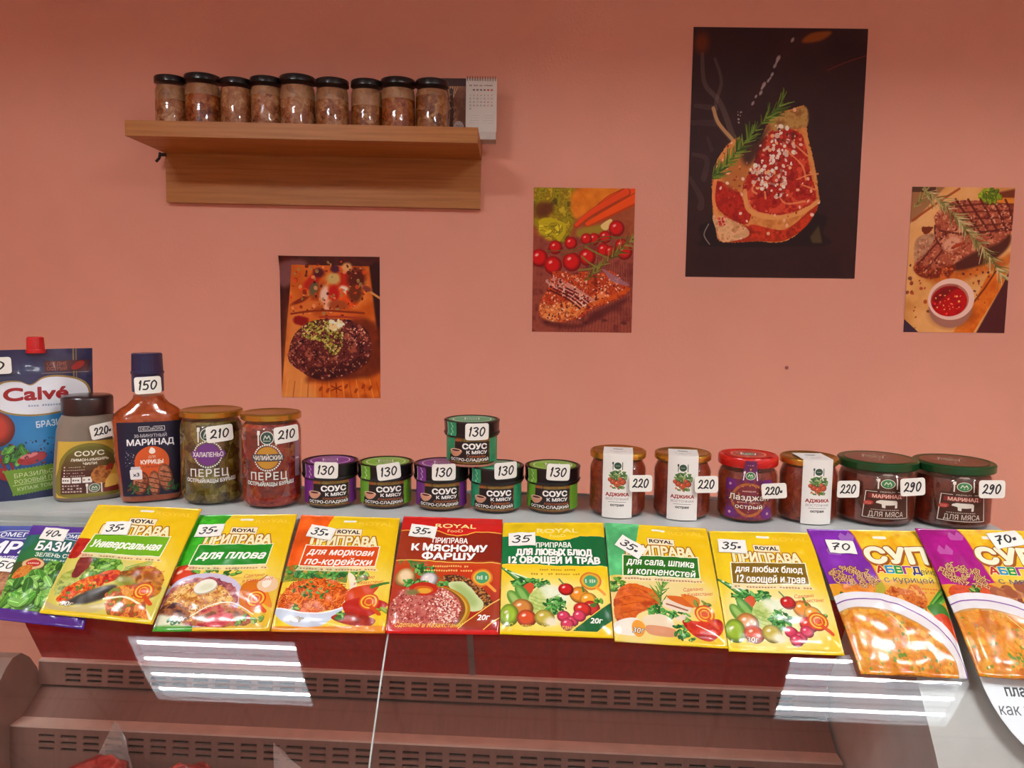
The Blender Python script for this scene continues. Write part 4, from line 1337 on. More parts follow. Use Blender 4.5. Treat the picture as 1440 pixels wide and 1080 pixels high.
# small sauce jars
SAUCE_PRINT = {}
def sauce_print(kind):
    if kind in SAUCE_PRINT: return SAUCE_PRINT[kind]
    col = {'purple': (112, 40, 124), 'green': (104, 158, 42), 'teal': (40, 140, 96)}[kind]
    cv = Cv(96, 40, (120, 92, 40), sc=7, seed=22)
    cv.tex(cv.full(), [(90, 60, 26), (140, 110, 50), (110, 90, 36), (160, 80, 40)], 7, 2, con=2.5)
    cv.put(cv.R(74, 0, 96, 40), col); cv.put(cv.P([(0, 0), (24, 0), (22, 26), (10, 40), (0, 40)]), col)
    for q in range(9): cv.put(cv.Ln([(78, 4 + q * 4), (94, 2 + q * 4)], .7), tuple(v * .7 for v in col))
    cv.put(cv.P([(24, 5), (73, 5), (72, 22), (74, 38), (14, 38), (14, 28), (24, 24)], wob=.4), (22, 16, 18))
    cv.text('СОУС', 52, 12.2, 8.6, (236, 232, 224), w=33, bold=.06)
    cv.text('К МЯСУ', 55, 22, 5.2, (232, 228, 220), w=28, bold=.05)
    fl = {'purple': 'Классический', 'green': 'Классический', 'teal': 'Ткемали'}[kind]
    cv.text(fl, 54, 28.6, 4.4, (200, 104, 44), w=34 if kind != 'teal' else 26, slant=.25, bold=.01)
    cv.text('ОСТРО-СЛАДКИЙ', 44, 34.4, 4.6, (236, 232, 224), w=55, bold=.02)
    cv.put(cv.P([(16, 19), (34, 19), (31, 27), (24, 30), (18, 27)], True), (200, 140, 110)); cv.put(cv.E(25, 19.5, 9, 2.6), (225, 190, 165)); cv.put(cv.E(25, 19.8, 7, 1.7), (90, 30, 20))
    st = Cv(20, 26, col, sc=7, seed=23)
    for q in range(5): st.put(st.E(10 + (q % 2) * 2, 3 + q * 5, 2.6, 1.0, 70), (215, 220, 205), .7)
    st.put(st.R(0, 0, 1, 26), (215, 215, 205)); st.put(st.R(19, 0, 20, 26), tuple(v * .6 for v in col))
    tp = Cv(60, 60, col, sc=5, seed=24)
    tp.put(tp.E(30, 30, 25), (220, 215, 205)); tp.put(tp.E(30, 30, 23.6), tuple(min(255, v * 1.12) for v in col)); tp.put(tp.E(30, 30, 13), tuple(v * .8 + 30 for v in col))
    cutlery(tp, 30, 26, 6, col); tp.microtext(17, 43, 38, 3, (225, 220, 210), 9); tp.microtext(16, 44, 14, 2, (225, 220, 210), 12)
    SAUCE_PRINT[kind] = (cv.mat('sauce label ' + kind, .35), st.mat('sauce seal ' + kind, .35), tp.mat('sauce lid print ' + kind, .35))
    return SAUCE_PRINT[kind]


def top_disc(r, z, n=40):
    mb = MB()
    uvf = lambda x, y: (.5 + .5 * y * math.sin(2 * math.pi * x), .5 + .5 * y * math.cos(2 * math.pi * x))
    mb.grid(lambda x, y: (r * y * math.sin(2 * math.pi * x), -r * y * math.cos(2 * math.pi * x), z), n, 3, closed=True, uvf=uvf, flip=True)
    mb.grid(lambda x, y: (r * y * math.sin(2 * math.pi * x), -r * y * math.cos(2 * math.pi * x), z - .0004), n, 3, closed=True, uvf=uvf)
    return mb


def sauce_jar(kind, label, c, r, k, rz, z0, h, tg, extra=0.0):
    t = thing('sauce_jar', label, 'jar', (c.x, c.y, z0), rz + extra, 'small black-lidded sauce jars')
    b = r * .9; zl = h * .67
    pr = sauce_print(kind)
    gl = Form([(0, b * .9), (.002, b * .97), (.006, b), (zl - .002, b), (zl + .002, b * .98)])
    gl.mesh(top=False).build('jar_glass', jar_glass, t)
    Form([(.003, b * .9), (.007, b * .97), (zl, b * .97)]).mesh().build('sauce', sauce_mat, t)
    gl.patch(.0065, zl - .0025, -math.radians(80), math.radians(80), off=.0006).build('label', pr[0], t, label='printed paper label')
    lf = Form([(zl - .001, r * .965), (zl + .002, r), (zl + h * .06, r), (zl + h * .07, r * .97), (h * .94, r * .985), (h * .97, r), (h * .99, r * .99), (h, r * .94), (h - .0015, r * .88), (h - .0015, r * .3)])
    lf.mesh().build('lid', black_lid, t)
    top_disc(r * .84, h - .0008).build('lid_print', pr[2], t, label='coloured lid print')
    lf.patch(zl + .001, h * .985, -math.radians(58), -math.radians(32), off=.0008, nv=12).build('seal_strip', pr[1], t, label='coloured paper seal strip')
    tx, ty, tilt = tg
    a = math.asin(max(-.9, min(.9, tx / (r / k))))
    price(t, '130', (r + .0012) * math.sin(a), -(r + .0012) * math.cos(a), ty, .0335, .0235, a, tilt, bend=r * 1.05, lean=0.06)
    return t


sj = [(465.5, 716.6, 'purple', (-6, 661, -.04), 'purple sauce jar beside the red pepper jar, leftmost of the sauce jars', 654),
      (543, 717.5, 'green', (4, 663, .12), 'green sauce jar between two purple sauce jars', 656),
      (621, 721, 'purple', (3, 664, 0), 'purple sauce jar under the left edge of the stacked teal jar', 658),
      (697.5, 724, 'teal', (13, 662, .04), 'teal sauce jar on the counter under the right edge of the stacked jar', 661),
      (776, 724.6, 'green', (8, 664, -.05), 'green sauce jar beside the white-banded jar, rightmost of the sauce jars', 661)]
tops = {}
for cx, by, kind, (tx, ty, tl), lab, ly in sj:
    c, r, k, rz = place(cx, by, 70); r = r * 78 / 70
    h = hgt(cx, ly, c, r)
    sauce_jar(kind, lab, c, r, k, rz, TOPZ, h, (tx, hgt(cx, ty, c, r), tl))
    tops[cx] = (c, r, k, rz, h)
ca, cb = tops[621], tops[697.5]
mid = (ca[0] + cb[0]) / 2 + Vector((0.004, 0.0, 0)); hz = TOPZ + max(ca[4], cb[4]) + .0004
r = cb[1]; k = cb[2]
sauce_jar('teal', 'teal sauce jar stacked on top of two other sauce jars', mid, r, k, -math.atan2(mid.x, mid.y), hz, cb[4], (7, cb[4] * .80, 0))


# adjika jars with a white paper band
def band_print():
    cv = Cv(40, 112, (226, 222, 214), sc=7, seed=25)
    cv.text('ГРАНАТ', 20, 6, 2.6, (40, 30, 30), w=14, bold=.06); cv.microtext(9, 31, 12, 1.3, (130, 125, 120), 14); cv.microtext(13, 28, 15, 1.1, (130, 125, 120), 9)
    cutlery(cv, 20, 37, 4.4, (34, 70, 44), (40, 58, 44)); cv.microtext(17, 23, 37, 1, (220, 220, 210), 4)
    cv.leaves(20, 52, 12, 8, 60, 2.4, [(70, 110, 50), (110, 140, 70), (45, 85, 40), (150, 160, 90)])
    for x, y, rr in [(14, 60, 4), (20, 63, 5), (27, 60, 4.4), (24, 56, 3), (10, 57, 3)]: cv.ball(x, y, rr, (190, 74, 36), (235, 190, 150))
    cv.leaves(20, 67, 11, 3, 20, 1.8, [(70, 110, 50), (110, 130, 60), (200, 110, 60)])
    cv.text('АДЖИКА', 20, 78, 4.6, (150, 40, 34), w=31, bold=.05); cv.text('ВОСТОЧНАЯ', 20, 84.5, 3.4, (130, 122, 118), w=30)
    cv.put(cv.R(8, 88.6, 32, 89.1), (90, 85, 85)); cv.text('острая', 20, 93, 3.4, (30, 26, 26), w=18, bold=.03)
    return cv.mat('adjika band', .55)


BAND = band_print()


def adjika(cx, by, label, extra, tg):
    c, r, k, rz = place(cx, by, 80)
    h = hgt(cx, by - 91, c, r); zl = h - 9 * k
    t = thing('adjika_jar', label, 'jar', (c.x, c.y, TOPZ), rz + extra, 'white-banded jars of adjika')
    L = [(0, r * .88), (.003, r * .96)]
    n = 11
    for q in range(n * 2 + 1): L.append((.006 + (zl * .80 - .006) * q / (2 * n), r * (1.0 if q % 2 else .985)))
    L += [(zl * .86, r * .96), (zl * .92, r * .88), (zl, r * .86)]
    gl = Form(L); gl.mesh(top=False).build('jar_glass', jar_glass, t)
    Form([(.003, r * .87), (.008, r * .955), (zl * .8, r * .955), (zl * .88, r * .9), (zl * .95, r * .84)]).mesh().build('adjika', adjika_mat, t)
    rl = r * .97
    lid_form(rl, zl - .001, h).mesh().build('lid', gold_lid, t)
    wb = 20 * k; F_ = 92 / 112
    mb = MB(); Rf = r * 1.012
    def f(o):
        def g(u, v):
            x = (u - .5) * 2 * wb
            yf = -math.sqrt((Rf + o) ** 2 - x * x)
            if v < 1 - F_:
                q = v / (1 - F_)
                return (x, .012 + (yf - .012) * q, h + .0004 + o)
            q = (v - (1 - F_)) / F_
            return (x, yf, h + .0004 + o + (.0015 - h - .0004 - o) * q)
        return g
    mb.grid(f(.0004), 12, 28); mb.grid(f(0), 12, 28, flip=True)
    mb.build('paper_band', BAND, t, 40, label='white paper band')
    tx, ty, tl = tg
    price(t, '220', tx * k, -r * 1.03 + .004 * abs(extra), hgt(cx, ty, c, r), .031, .023, .12, tl)


adjika(867, 730, 'leftmost of the jars with a white paper band over a golden lid', 0.0, (31, 678, 0.02))
adjika(957, 733, 'white-banded golden-lidded jar just left of the red-lidded jar', 0.03, (31, 679, .05))
adjika(1133, 738, 'white-banded golden-lidded jar between the red lid and the green lids', 0.34, (40, 686, 0.0))

# red-lidded jar
cx, by = 1048, 737
c, r, k, rz = place(cx, by, 82)
h = hgt(cx, 645, c, r); zl = h - 13 * k
t = thing('eggplant_jar', 'jar with a bright red lid and purple label between white-banded jars', 'jar', (c.x, c.y, TOPZ), rz)
L = [(0, r * .88), (.003, r * .97)] + [(.006 + (zl * .8 - .006) * q / 18, r * (1.0 if q % 2 else .987)) for q in range(19)] + [(zl * .87, r * .96), (zl * .93, r * .89), (zl, r * .88)]
gl = Form(L); gl.mesh(top=False).build('jar_glass', jar_glass, t)
Form([(.003, r * .87), (.008, r * .955), (zl * .8, r * .955), (zl * .9, r * .88)]).mesh().build('vegetable_paste', adjika_mat, t)
lf = lid_form(r * .99, zl - .001, h); lf.mesh().build('lid', red_lid, t)
cv = Cv(66, 58, (108, 34, 60), sc=7, seed=27)
cv.tex(cv.full(), [(120, 40, 50), (90, 30, 84), (130, 40, 60), (150, 70, 50)], 9, 2, con=2.4)
for sx in (7, 59):
    for sy in (8, 50): cv.put(cv.E(sx, sy, 9, soft=.2), (104, 34, 112)); cv.put(cv.E(sx, sy, 2), (190, 150, 160))
cv.put(cv.P([(33, 4), (50, 12), (58, 30), (48, 48), (33, 55), (18, 48), (8, 30), (16, 12)], True), (170, 96, 44)); cv.put(cv.P([(33, 8), (47, 14), (54, 30), (45, 45), (33, 51), (21, 45), (12, 30), (19, 14)], True), (120, 40, 48))
cv.specks(cv.P([(33, 4), (50, 12), (58, 30), (48, 48), (33, 55), (18, 48), (8, 30), (16, 12)], True), 70, .5, 1.3, [(205, 150, 70), (140, 40, 50), (110, 40, 110)])
cv.microtext(24, 42, 17, 2.4, (215, 190, 160), 8)
cv.text('Лазджан', 33, 26, 9, (24, 14, 16), w=56, bold=.08); cv.text('Лазджан', 33, 26, 8.4, (232, 222, 205), w=54, bold=.03)
cv.microtext(18, 48, 33.4, 1.4, (225, 200, 180), 14)
cv.text('острый', 33, 39.5, 6.4, (34, 20, 24), w=38, bold=.06); cv.text('острый', 33, 39.5, 6, (232, 222, 205), w=36, bold=.02)
A = math.radians(46); a0 = math.radians(5)
gl.patch(.007, .007 + 54 * k, a0 - A, a0 + A, off=.001).build('label', cv.mat('purple label', .4), t, label='ornate purple label')
sv = Cv(24, 40, (104, 34, 70), sc=7, seed=28)
sv.tex(sv.full(), [(110, 36, 60), (90, 30, 90), (140, 50, 60)], 6, 3); cutlery(sv, 12, 27, 6.6, (60, 120, 60)); sv.microtext(6, 18, 8, 2, (215, 180, 190), 6); sv.put(sv.P([(10, 14), (14, 14), (12, 18)]), (220, 150, 60))
sa = math.radians(6)
mb = MB(); zz = h * .97
def f(o):
    def g(u, v):
        z = zz + (.007 + 50 * k - zz) * v
        x = (u - .5) * (14 + 10 * v) * k + math.sin(sa) * r
        R_ = r * 1.008 + .0006 + o
        return (x, -math.sqrt(R_ * R_ - x * x), z)
    return g
mb.grid(f(.0005), 8, 14); mb.grid(f(0), 8, 14, flip=True); mb.build('seal_strip', sv.mat('purple seal', .4), t, 40, label='purple seal strip with round emblem')
tv = Cv(60, 60, (190, 30, 26), sc=5, seed=29)
tv.put(tv.E(30, 30, 22), (215, 160, 110)); tv.put(tv.E(30, 30, 20.5), (176, 40, 40)); tv.put(tv.E(30, 30, 13), (150, 90, 80)); tv.specks(tv.E(30, 30, 20), 60, .6, 1.6, [(90, 130, 80), (220, 190, 170), (150, 40, 110)]); cutlery(tv, 30, 30, 6, (60, 120, 70))
top_disc(r * .78, h - .0006).build('lid_print', tv.mat('red lid print', .35), t, label='round emblem on the lid')
price(t, '220-', 35 * k, -r * 1.02, hgt(cx, 687, c, r), .032, .0205, .12, .1)


# wide marinade jars with green lids
def marinade_print():
    cv = Cv(78, 98, (84, 44, 26), sc=6, alpha=0.0, seed=31)
    body = cv.P([(12, 32), (66, 32), (70, 90), (8, 90)])
    cv.put(body, (72, 38, 24), .92); ink = (222, 212, 196)
    cv.put(cv.P([(30, 2), (48, 2), (56, 32), (22, 32)], False), (84, 50, 32), .85)
    cv.put(cv.P([(34, 0), (44, 0), (46, 3), (32, 3)]), ink, .7)
    for pts in [[(26, 35), (13, 35), (10, 87), (68, 87), (65, 35), (52, 35)]]: cv.put(cv.Ln(pts, 1.1), ink)
    cutlery(cv, 39, 19, 8, (50, 120, 64), ink)
    cv.text('PREMIUM', 39, 35, 3, ink, w=18, bold=.03)
    cv.put(cv.R(16, 39, 62, 48), (128, 40, 34)); cv.text('МАРИНАД', 39, 43.6, 7, (232, 190, 170), w=36, bold=.02)
    # the cow
    cv.put(cv.P([(27, 53), (31, 51), (50, 51.5), (52, 54), (52, 66), (49.5, 66), (49, 60), (43, 61), (36, 61), (35.5, 66), (33, 66), (32.5, 59), (28, 57.5), (25.5, 57), (26, 54)]), ink)
    for x in (35, 49): cv.put(cv.R(x, 58, x + 2.2, 66.5), ink)
    cv.put(cv.E(16.5, 58, 6.5, 4.5, -20), (176, 44, 34)); cv.microtext(12, 21, 57, 1.2, ink, 4); cv.microtext(12.5, 20.5, 59.5, 1.2, ink, 4)
    cv.microtext(20, 60, 70.5, 1.8, ink, 16)
    cv.text('ДЛЯ МЯСА', 39, 79, 10, ink, w=44, bold=.0)
    return cv.mat('marinade label', .4, glassy=True)


MPRINT = marinade_print()
mtop = Cv(60, 60, (44, 54, 32), sc=5, seed=33)
mtop.put(mtop.E(30, 30, 29), (104, 66, 48)); mtop.put(mtop.E(30, 30, 20), (120, 52, 44)); mtop.put(mtop.E(30, 30, 18), (100, 62, 50))
cutlery(mtop, 26, 26, 6, (80, 84, 60), (190, 175, 150)); mtop.specks(mtop.E(30, 30, 18), 40, .6, 1.6, [(170, 120, 100), (140, 60, 50), (190, 170, 150)])
MTOP = mtop.mat('marinade lid print', .3)


def marinade(cx, by, label, tg):
    c, r, k, rz = place(cx, by, 105)
    rl = r; r = r * .965
    h = hgt(cx, by - 91, c, r); zl = h - 11 * k
    t = thing('marinade_jar', label, 'jar', (c.x, c.y, TOPZ), rz, 'wide green-lidded marinade jars')
    L = [(0, r * .9), (.003, r * .97)] + [(.006 + (zl * .8 - .006) * q / 20, r * (1.0 if q % 2 else .99)) for q in range(21)] + [(zl * .87, r * .98), (zl * .93, r * .93), (zl, r * .92)]
    gl = Form(L); gl.mesh(n=56, top=False).build('jar_glass', jar_glass, t)
    Form([(.003, r * .88), (.008, r * .965), (zl * .8, r * .965), (zl * .9, r * .91)]).mesh(n=56).build('marinade', marin_mat, t)
    lf = lid_form(rl, zl - .001, h); lf.mesh(n=56).build('lid', green_lid, t)
    top_disc(r * .86, h - .0006).build('lid_print', MTOP, t, label='brown lid print')
    P = lambda u, v, o: None
    a0 = math.radians(17); A = math.radians(45)
    mb = MB(); zb, zt2 = .006, zl - .003
    def f(o):
        def g(u, v):
            z = zt2 + (zb - zt2) * v
            x, y, _ = Form.pt(list(gl.at(z)), a0 - A + 2 * A * u, .0012 + o)
            return (x, y, z)
        return g
    mb.grid(f(.0003), 20, 12); mb.grid(f(0), 20, 12, flip=True)
    mb.build('label', MPRINT, t, 40, label='brown label with a white cow')
    tx, ty, tl = tg
    price(t, '290', tx * k, -r * .93, hgt(cx, ty, c, r), .032, .0235, .42, tl)


marinade(1228, 742, 'wide green-lidded marinade jar standing next to the white-banded jar', (44, 680, .08))
marinade(1334, 746, 'wide green-lidded marinade jar at the right end of the counter', (46, 682, .04))

# ------------------------------------------------------------------ orange marinade bottle
cx, by = 214, 708
c, r, k, rz = place(cx, by, 96)
r_ = 46.5 * k; d_ = 27 * k
c = c - Vector((c.x, c.y, 0)).normalized() * (r - d_)
t = thing('marinade_bottle', 'orange marinade bottle with a dark blue cap and label', 'bottle', (c.x, c.y, TOPZ), rz)
H = lambda py: hgt(cx, py, c, d_)
orange = food('orange marinade', [(120, 44, 10), (160, 66, 18), (176, 82, 28)], 70, 25, 0.15, 0.1)
zsh, znk, zcap0, zcap1 = H(592), H(560), H(527), H(498)
prof_b = [(0, .76, .72, 2.6), (.003, .82, .84, 2.8), (.012, .86, .95, 3), (H(670), .90, 1, 3), (H(640), .96, 1, 3), (zsh, 1.0, 1.0, 2.8), (zsh + 6 * k, .96, .98, 2.6), (zsh + 14 * k, .80, .9, 2.3), (zsh + 21 * k, .58, .78, 2.1), (zsh + 27 * k, .46, .74, 2), (znk + 2 * k, .425, .74, 2), (zcap0 - .001, .42, .735, 2)]
bf = Form([(z, a * r_, b * d_, e) for z, a, b, e in prof_b])
bf.mesh(n=64, top=False).build('bottle_shell', glass('clear plastic', (0.96, 0.94, 0.90), 0.05, 0.04), t, 50)
Form([(z + (.002 if i == 0 else 0), a * r_ - .0012, b * d_ - .0012, e) for i, (z, a, b, e) in enumerate(prof_b[:-1])]).mesh(n=64).build('marinade', orange, t, 50)
navy = plain('navy blue plastic', (22, 24, 62), 0.35, var=0.08, coat=0.2)
Form([(zcap0 - 24 * k, .43 * r_, .76 * d_, 2), (zcap0 - .0012, .43 * r_, .76 * d_, 2)]).mesh(n=48).build('neck_sleeve', navy, t, 50)
rc = 20.5 * k
mb = MB(); n = 60; rows = []
for z, kk, rib in ((zcap0, 1.02, 0), (zcap0 + 3 * k, 1.02, 0), (zcap0 + 3.5 * k, .97, 1), (zcap1 - 4 * k, .94, 1), (zcap1 - 1.5 * k, .94, 0), (zcap1, .88, 0)):
    rows.append([((rc * kk * (1 - .025 * rib * (q % 2))) * math.sin(2 * math.pi * q / n), -(rc * kk * (1 - .025 * rib * (q % 2))) * math.cos(2 * math.pi * q / n), z) for q in range(n)])
mb.rings(rows); mb.build('cap', navy, t, 30)
cv = Cv(92, 104, (24, 22, 44), sc=6, seed=41)
cv.tex(cv.full(), [(20, 18, 40), (30, 26, 52)], 30, 1)
cv.put(cv.R(30, 6, 68, 13, 1), (214, 208, 204)); cv.put(cv.R(30.8, 6.8, 67.2, 12.2, 1), (24, 22, 44)); cv.text('DELICAROMA', 49, 9.5, 4, (222, 216, 210), w=33, bold=.02); cv.put(cv.E(49, 5, 4, 2), (24, 22, 44))
cv.text('30-МИНУТНЫЙ', 47, 19, 4.6, (222, 216, 212), w=46, bold=.02); cv.text('МАРИНАД', 47, 28, 8.4, (236, 232, 228), w=66, bold=.045)
cv.put(cv.E(48, 58, 25, 24), (206, 84, 30)); cv.put(cv.P([(44, 42), (47, 36), (52, 38), (53, 43), (48, 45)], True), (238, 225, 210))
cv.text('ДЛЯ', 48, 49, 3.4, (235, 215, 195), w=10, bold=.02); cv.text('КУРИЦЫ', 48, 56, 5.6, (238, 226, 214), w=32, bold=.05); cv.text('с паприкой', 48, 62.5, 3.4, (120, 40, 30), w=28)
for x, y, rx, ry, rot in [(30, 86, 12, 17, 15), (51, 88, 9, 19, -4), (68, 80, 11, 20, -12)]:
    cv.put(cv.E(x, y, rx, ry, rot), (90, 40, 24)); cv.tex(cv.E(x - 1, y - 1, rx * .85, ry * .88, rot, soft=.15), [(120, 58, 34), (190, 120, 84), (150, 80, 50)], 6, 5)
    for q in range(4): cv.put(cv.Ln([(x - 8, y - 10 + q * 7), (x + 8, y - 6 + q * 7)], 1.5), (60, 24, 16), .8)
cv.leaves(18, 92, 10, 8, 22, 2.5, [(40, 80, 40), (60, 100, 50), (90, 60, 30)]); cv.leaves(80, 92, 10, 8, 22, 2.5, [(40, 80, 40), (60, 100, 50)]); cv.leaves(42, 96, 4, 6, 8, 2, [(60, 100, 50)])
cv.put(cv.R(15, 66, 33, 80, 2), (226, 220, 216)); cv.put(cv.R(17, 62, 31, 66, 1), (200, 196, 196)); cv.text('x3', 24, 73, 5, (40, 36, 50), w=9, bold=.03)
cv.specks(cv.P([(10, 40), (24, 40), (24, 62), (10, 62)]), 24, .3, .7, [(210, 205, 205)])
bf.patch(.012, zsh - 1 * k, -math.radians(52), math.radians(52), off=.0006, nu=40, nv=14).build('label', cv.mat('marinade bottle label', .35), t, 50, label='dark blue printed label')
price(t, '150', 0, -.76 * d_ - .002, H(542), .0355, .0245, 0.0, .04, bend=.05)

# ------------------------------------------------------------------ squeeze bottle of sauce
cx, by = 129, 707
c, r, k, rz = place(cx, by, 93)
r_ = 46 * k; d_ = 28 * k
c = c - Vector((c.x, c.y, 0)).normalized() * (r - d_ - .008)
t = thing('sauce_squeeze_bottle', 'grey squeeze bottle of sauce with a dark brown cap and rounded label', 'bottle', (c.x, c.y, TOPZ), rz)
H = lambda py: hgt(cx, py, c, d_)
z1, z2, z3, z4 = H(640), H(608), H(584), H(558)
bf = Form([(0, .90 * r_, .85 * d_, 2.3), (.003, .97 * r_, .95 * d_, 2.3), (.010, 1.0 * r_, d_, 2.3), (z1 * .5, .985 * r_, d_, 2.3), (z1, .92 * r_, .98 * d_, 2.2), (z2, .85 * r_, .98 * d_, 2.1), (z2 + 10 * k, .79 * r_, 1.02 * d_, 2), (z3 - 4 * k, .72 * r_, 1.05 * d_, 2), (z3 + .001, .66 * r_, 1.02 * d_, 2)])
bf.mesh(n=64).build('bottle_body', plain('greyish beige plastic', (126, 112, 98), 0.4, var=0.03), t, 50)
Form([(z3, .685 * r_, 1.10 * d_, 2), (z3 + 2 * k, .70 * r_, 1.12 * d_, 2), (z4 - 4 * k, .70 * r_, 1.12 * d_, 2), (z4 - 1.5 * k, .68 * r_, 1.09 * d_, 2), (z4, .63 * r_, 1.0 * d_, 2)]).mesh(n=56).build('cap', plain('dark brown plastic', (38, 20, 20), 0.3, coat=0.3), t, 50)
cv = Cv(92, 88, (196, 160, 60), sc=6, seed=43)
cv.put(cv.P([(4, 84), (4, 40), (10, 22), (24, 8), (46, 3), (68, 8), (82, 22), (88, 40), (88, 84)], True), (120, 110, 40))
cv.put(cv.P([(8, 82), (8, 40), (15, 22), (30, 10), (46, 7), (62, 10), (77, 22), (84, 40), (84, 82)]), (72, 30, 22)); cv.grad(cv.P([(8, 46), (8, 40), (15, 22), (30, 10), (46, 7), (62, 10), (77, 22), (84, 40), (84, 46)]), (108, 104, 36), (80, 50, 26))
cv.text('СОУС', 46, 19, 7.4, (226, 218, 200), w=40, bold=.04); cv.text('ЛИМОН-ИМБИРЬ', 46, 29, 4, (226, 218, 200), w=50, bold=.03, arc=-.5); cv.text('ЧИЛИ', 46, 35, 3.8, (226, 218, 200), w=18, bold=.03)
for q in range(4): cv.put(cv.E(13, 40 + q * 4.6, 1.1), (215, 205, 190)); cv.microtext(16, 40, 40 + q * 4.6, 1.4, (205, 195, 180), 9)
for q in range(3): cv.put(cv.R(10 + q * 13, 56, 21.5 + q * 13, 65), (222, 216, 205)); cv.microtext(11 + q * 13, 20 + q * 13, 60.5, 3, (70, 50, 50), 3)
for q in range(3): cv.microtext(10, 36, 69 + q * 4.6, 3, (205, 195, 180), 7)
cv.tex(cv.E(60, 54, 13, 15, 35), [(120, 60, 20), (190, 120, 50), (150, 84, 30)], 6, 4); cv.put(cv.P([(62, 74), (74, 48), (80, 40), (80, 76)], True), (206, 150, 46)); cv.put(cv.E(72, 66, 8, 12, 20), (226, 180, 80)); cv.put(cv.E(71, 43, 7, 3.5, -40), (150, 40, 24)); cv.put(cv.P([(60, 76), (84, 72), (84, 82), (60, 82)]), (120, 34, 22))
cutlery(cv, 50, 74, 6, (40, 74, 44)); cv.put(cv.R(40, 66, 61, 83, 1), (205, 200, 180), .25)
A = math.radians(62)
lab = bf.patch(.004 + 3 * k, H(620), -A, A, off=.0007, nu=40, nv=14)
lab.build('label', cv.mat('squeeze bottle label', .4), t, 50, label='rounded label with a lemon and ginger picture')
price(t, '220-', 17 * k, -d_ * 1.0 - .002, H(606), .033, .0215, .2, .16, lean=-.02)

# ------------------------------------------------------------------ stand-up pouch
cx, by = 44, 707
q0 = at_z(cx, by, TOPZ); k = -(CAM_R.transposed() @ (q0 - Vector((0, 0, CAMZ)))).z / FPX
n_ = Vector((q0.x, q0.y, 0)).normalized()
c = q0 + n_ * (34 * k)
rz = -math.atan2(c.x, c.y) + 0.14
t = thing('sauce_pouch', 'dark blue stand-up sauce pouch with a red screw cap at the left end', 'pouch', (c.x, c.y, TOPZ), rz)
H = lambda py: hgt(cx, py, c, 0.004)
Ht = H(492)
cxp = 60 - cx
def pouch(o):
    def g(u, v):
        z = Ht * (1 - v)
        w = (72 - 10 * max(0, v - .55) / .45 * 1.0) * k * (1 if v < .97 else .97)
        x0 = (cxp + 1 - 6 * v) * k
        x = x0 + (u - .5) * 2 * w
        b = math.sin(math.pi * u) ** .6
        bulge = (0.0015 + b * (.019 * min(1, v * 1.25) ** 1.1)) if 0 < u < 1 else .0004
        if v > .9: bulge *= 1 - .25 * (v - .9) / .1
        wr = .0016 * mnoise.noise(Vector((u * 5, v * 6, 2))) + .0009 * mnoise.noise(Vector((u * 13, v * 15, 5)))
        zz = z - (.004 * math.sin(math.pi * u) if v > .98 else 0) * 0
        return (x, -o * bulge + wr + (.006 if o < 0 else .006) - .012 * v * 0, zz)
    return g
cv = Cv(146, 216, (34, 40, 76), sc=4, seed=45)
cv.tex(cv.full(), [(28, 32, 66), (40, 46, 84)], 40, 1)
for x in (24, 122): cv.put(cv.R(x - 3, 0, x - 1, 50), (130, 110, 70)); cv.put(cv.R(x + 1, 0, x + 2.4, 50), (130, 110, 70))
cv.put(cv.R(82, 17, 142, 33, 1), (70, 26, 26)); cv.text('СРЕДНЕ', 98, 21.5, 5, (170, 80, 40), w=26); cv.text('ОСТРЫЙ', 98, 28.5, 5, (170, 80, 40), w=26); cv.put(cv.E(126, 25, 10, 5, -30), (150, 36, 30)); cv.put(cv.Ln([(78, 35), (140, 35)], .8), (150, 120, 80))
cv.grad(cv.P([(0, 80), (146, 80), (146, 166), (70, 172), (0, 168)]), (30, 110, 170), (20, 70, 120)); cv.put(cv.E(78, 120, 40, 30, soft=.4), (50, 140, 190), .7)
logo = [(x + 8, y) for x, y in [(6, 64), (18, 46), (40, 44), (56, 50), (72, 40), (92, 38), (118, 44), (132, 56), (134, 74), (118, 88), (70, 96), (30, 92), (10, 80)]]
cv.put(cv.P(logo, True), (150, 120, 60)); cv.put(cv.P([(78 + (x - 78) * .95, 67 + (y - 67) * .91) for x, y in logo], True), (216, 216, 220))
cv.text('Calvé', 71, 63, 18, (150, 24, 30), w=80, bold=.05); cv.microtext(60, 102, 81, 3.4, (130, 140, 165), 12)
cv.text('БРАЗИЛЬСКИЙ', 106, 106, 9, (206, 214, 222), w=74, bold=.03, rot=-4)
cv.ball(18, 112, 25, (176, 48, 26), (240, 170, 130)); cv.put(cv.E(10, 90, 12, 8), (100, 30, 20))
for pts in [[(2, 130), (20, 150), (30, 180)], [(10, 128), (34, 160), (36, 184)]]: cv.put(cv.Ln(pts, 4, True), (120, 24, 26))
cv.leaves(38, 150, 16, 14, 22, 7, [(60, 120, 40), (90, 150, 60), (40, 90, 30)]); cv.put(cv.E(62, 156, 20, 8, -12), (150, 36, 40)); cv.put(cv.E(58, 152, 12, 3, -12), (200, 110, 110)); cv.put(cv.E(24, 176, 14, 8, 30), (140, 30, 34))
cv.specks(cv.P([(10, 122), (100, 130), (100, 165), (40, 166), (10, 150)]), 70, .8, 1.8, [(40, 30, 40), (120, 40, 40), (30, 60, 90)])
cv.put(cv.P([(24, 172), (128, 164), (128, 200), (34, 208)]), (104, 140, 44))
for q in range(22): cv.put(cv.E(24 + q * 4.8, 172.3 - q * .37, 1.7), (104, 140, 44)); cv.put(cv.E(34 + q * 4.4, 207.5 - q * .35, 1.7), (104, 140, 44))
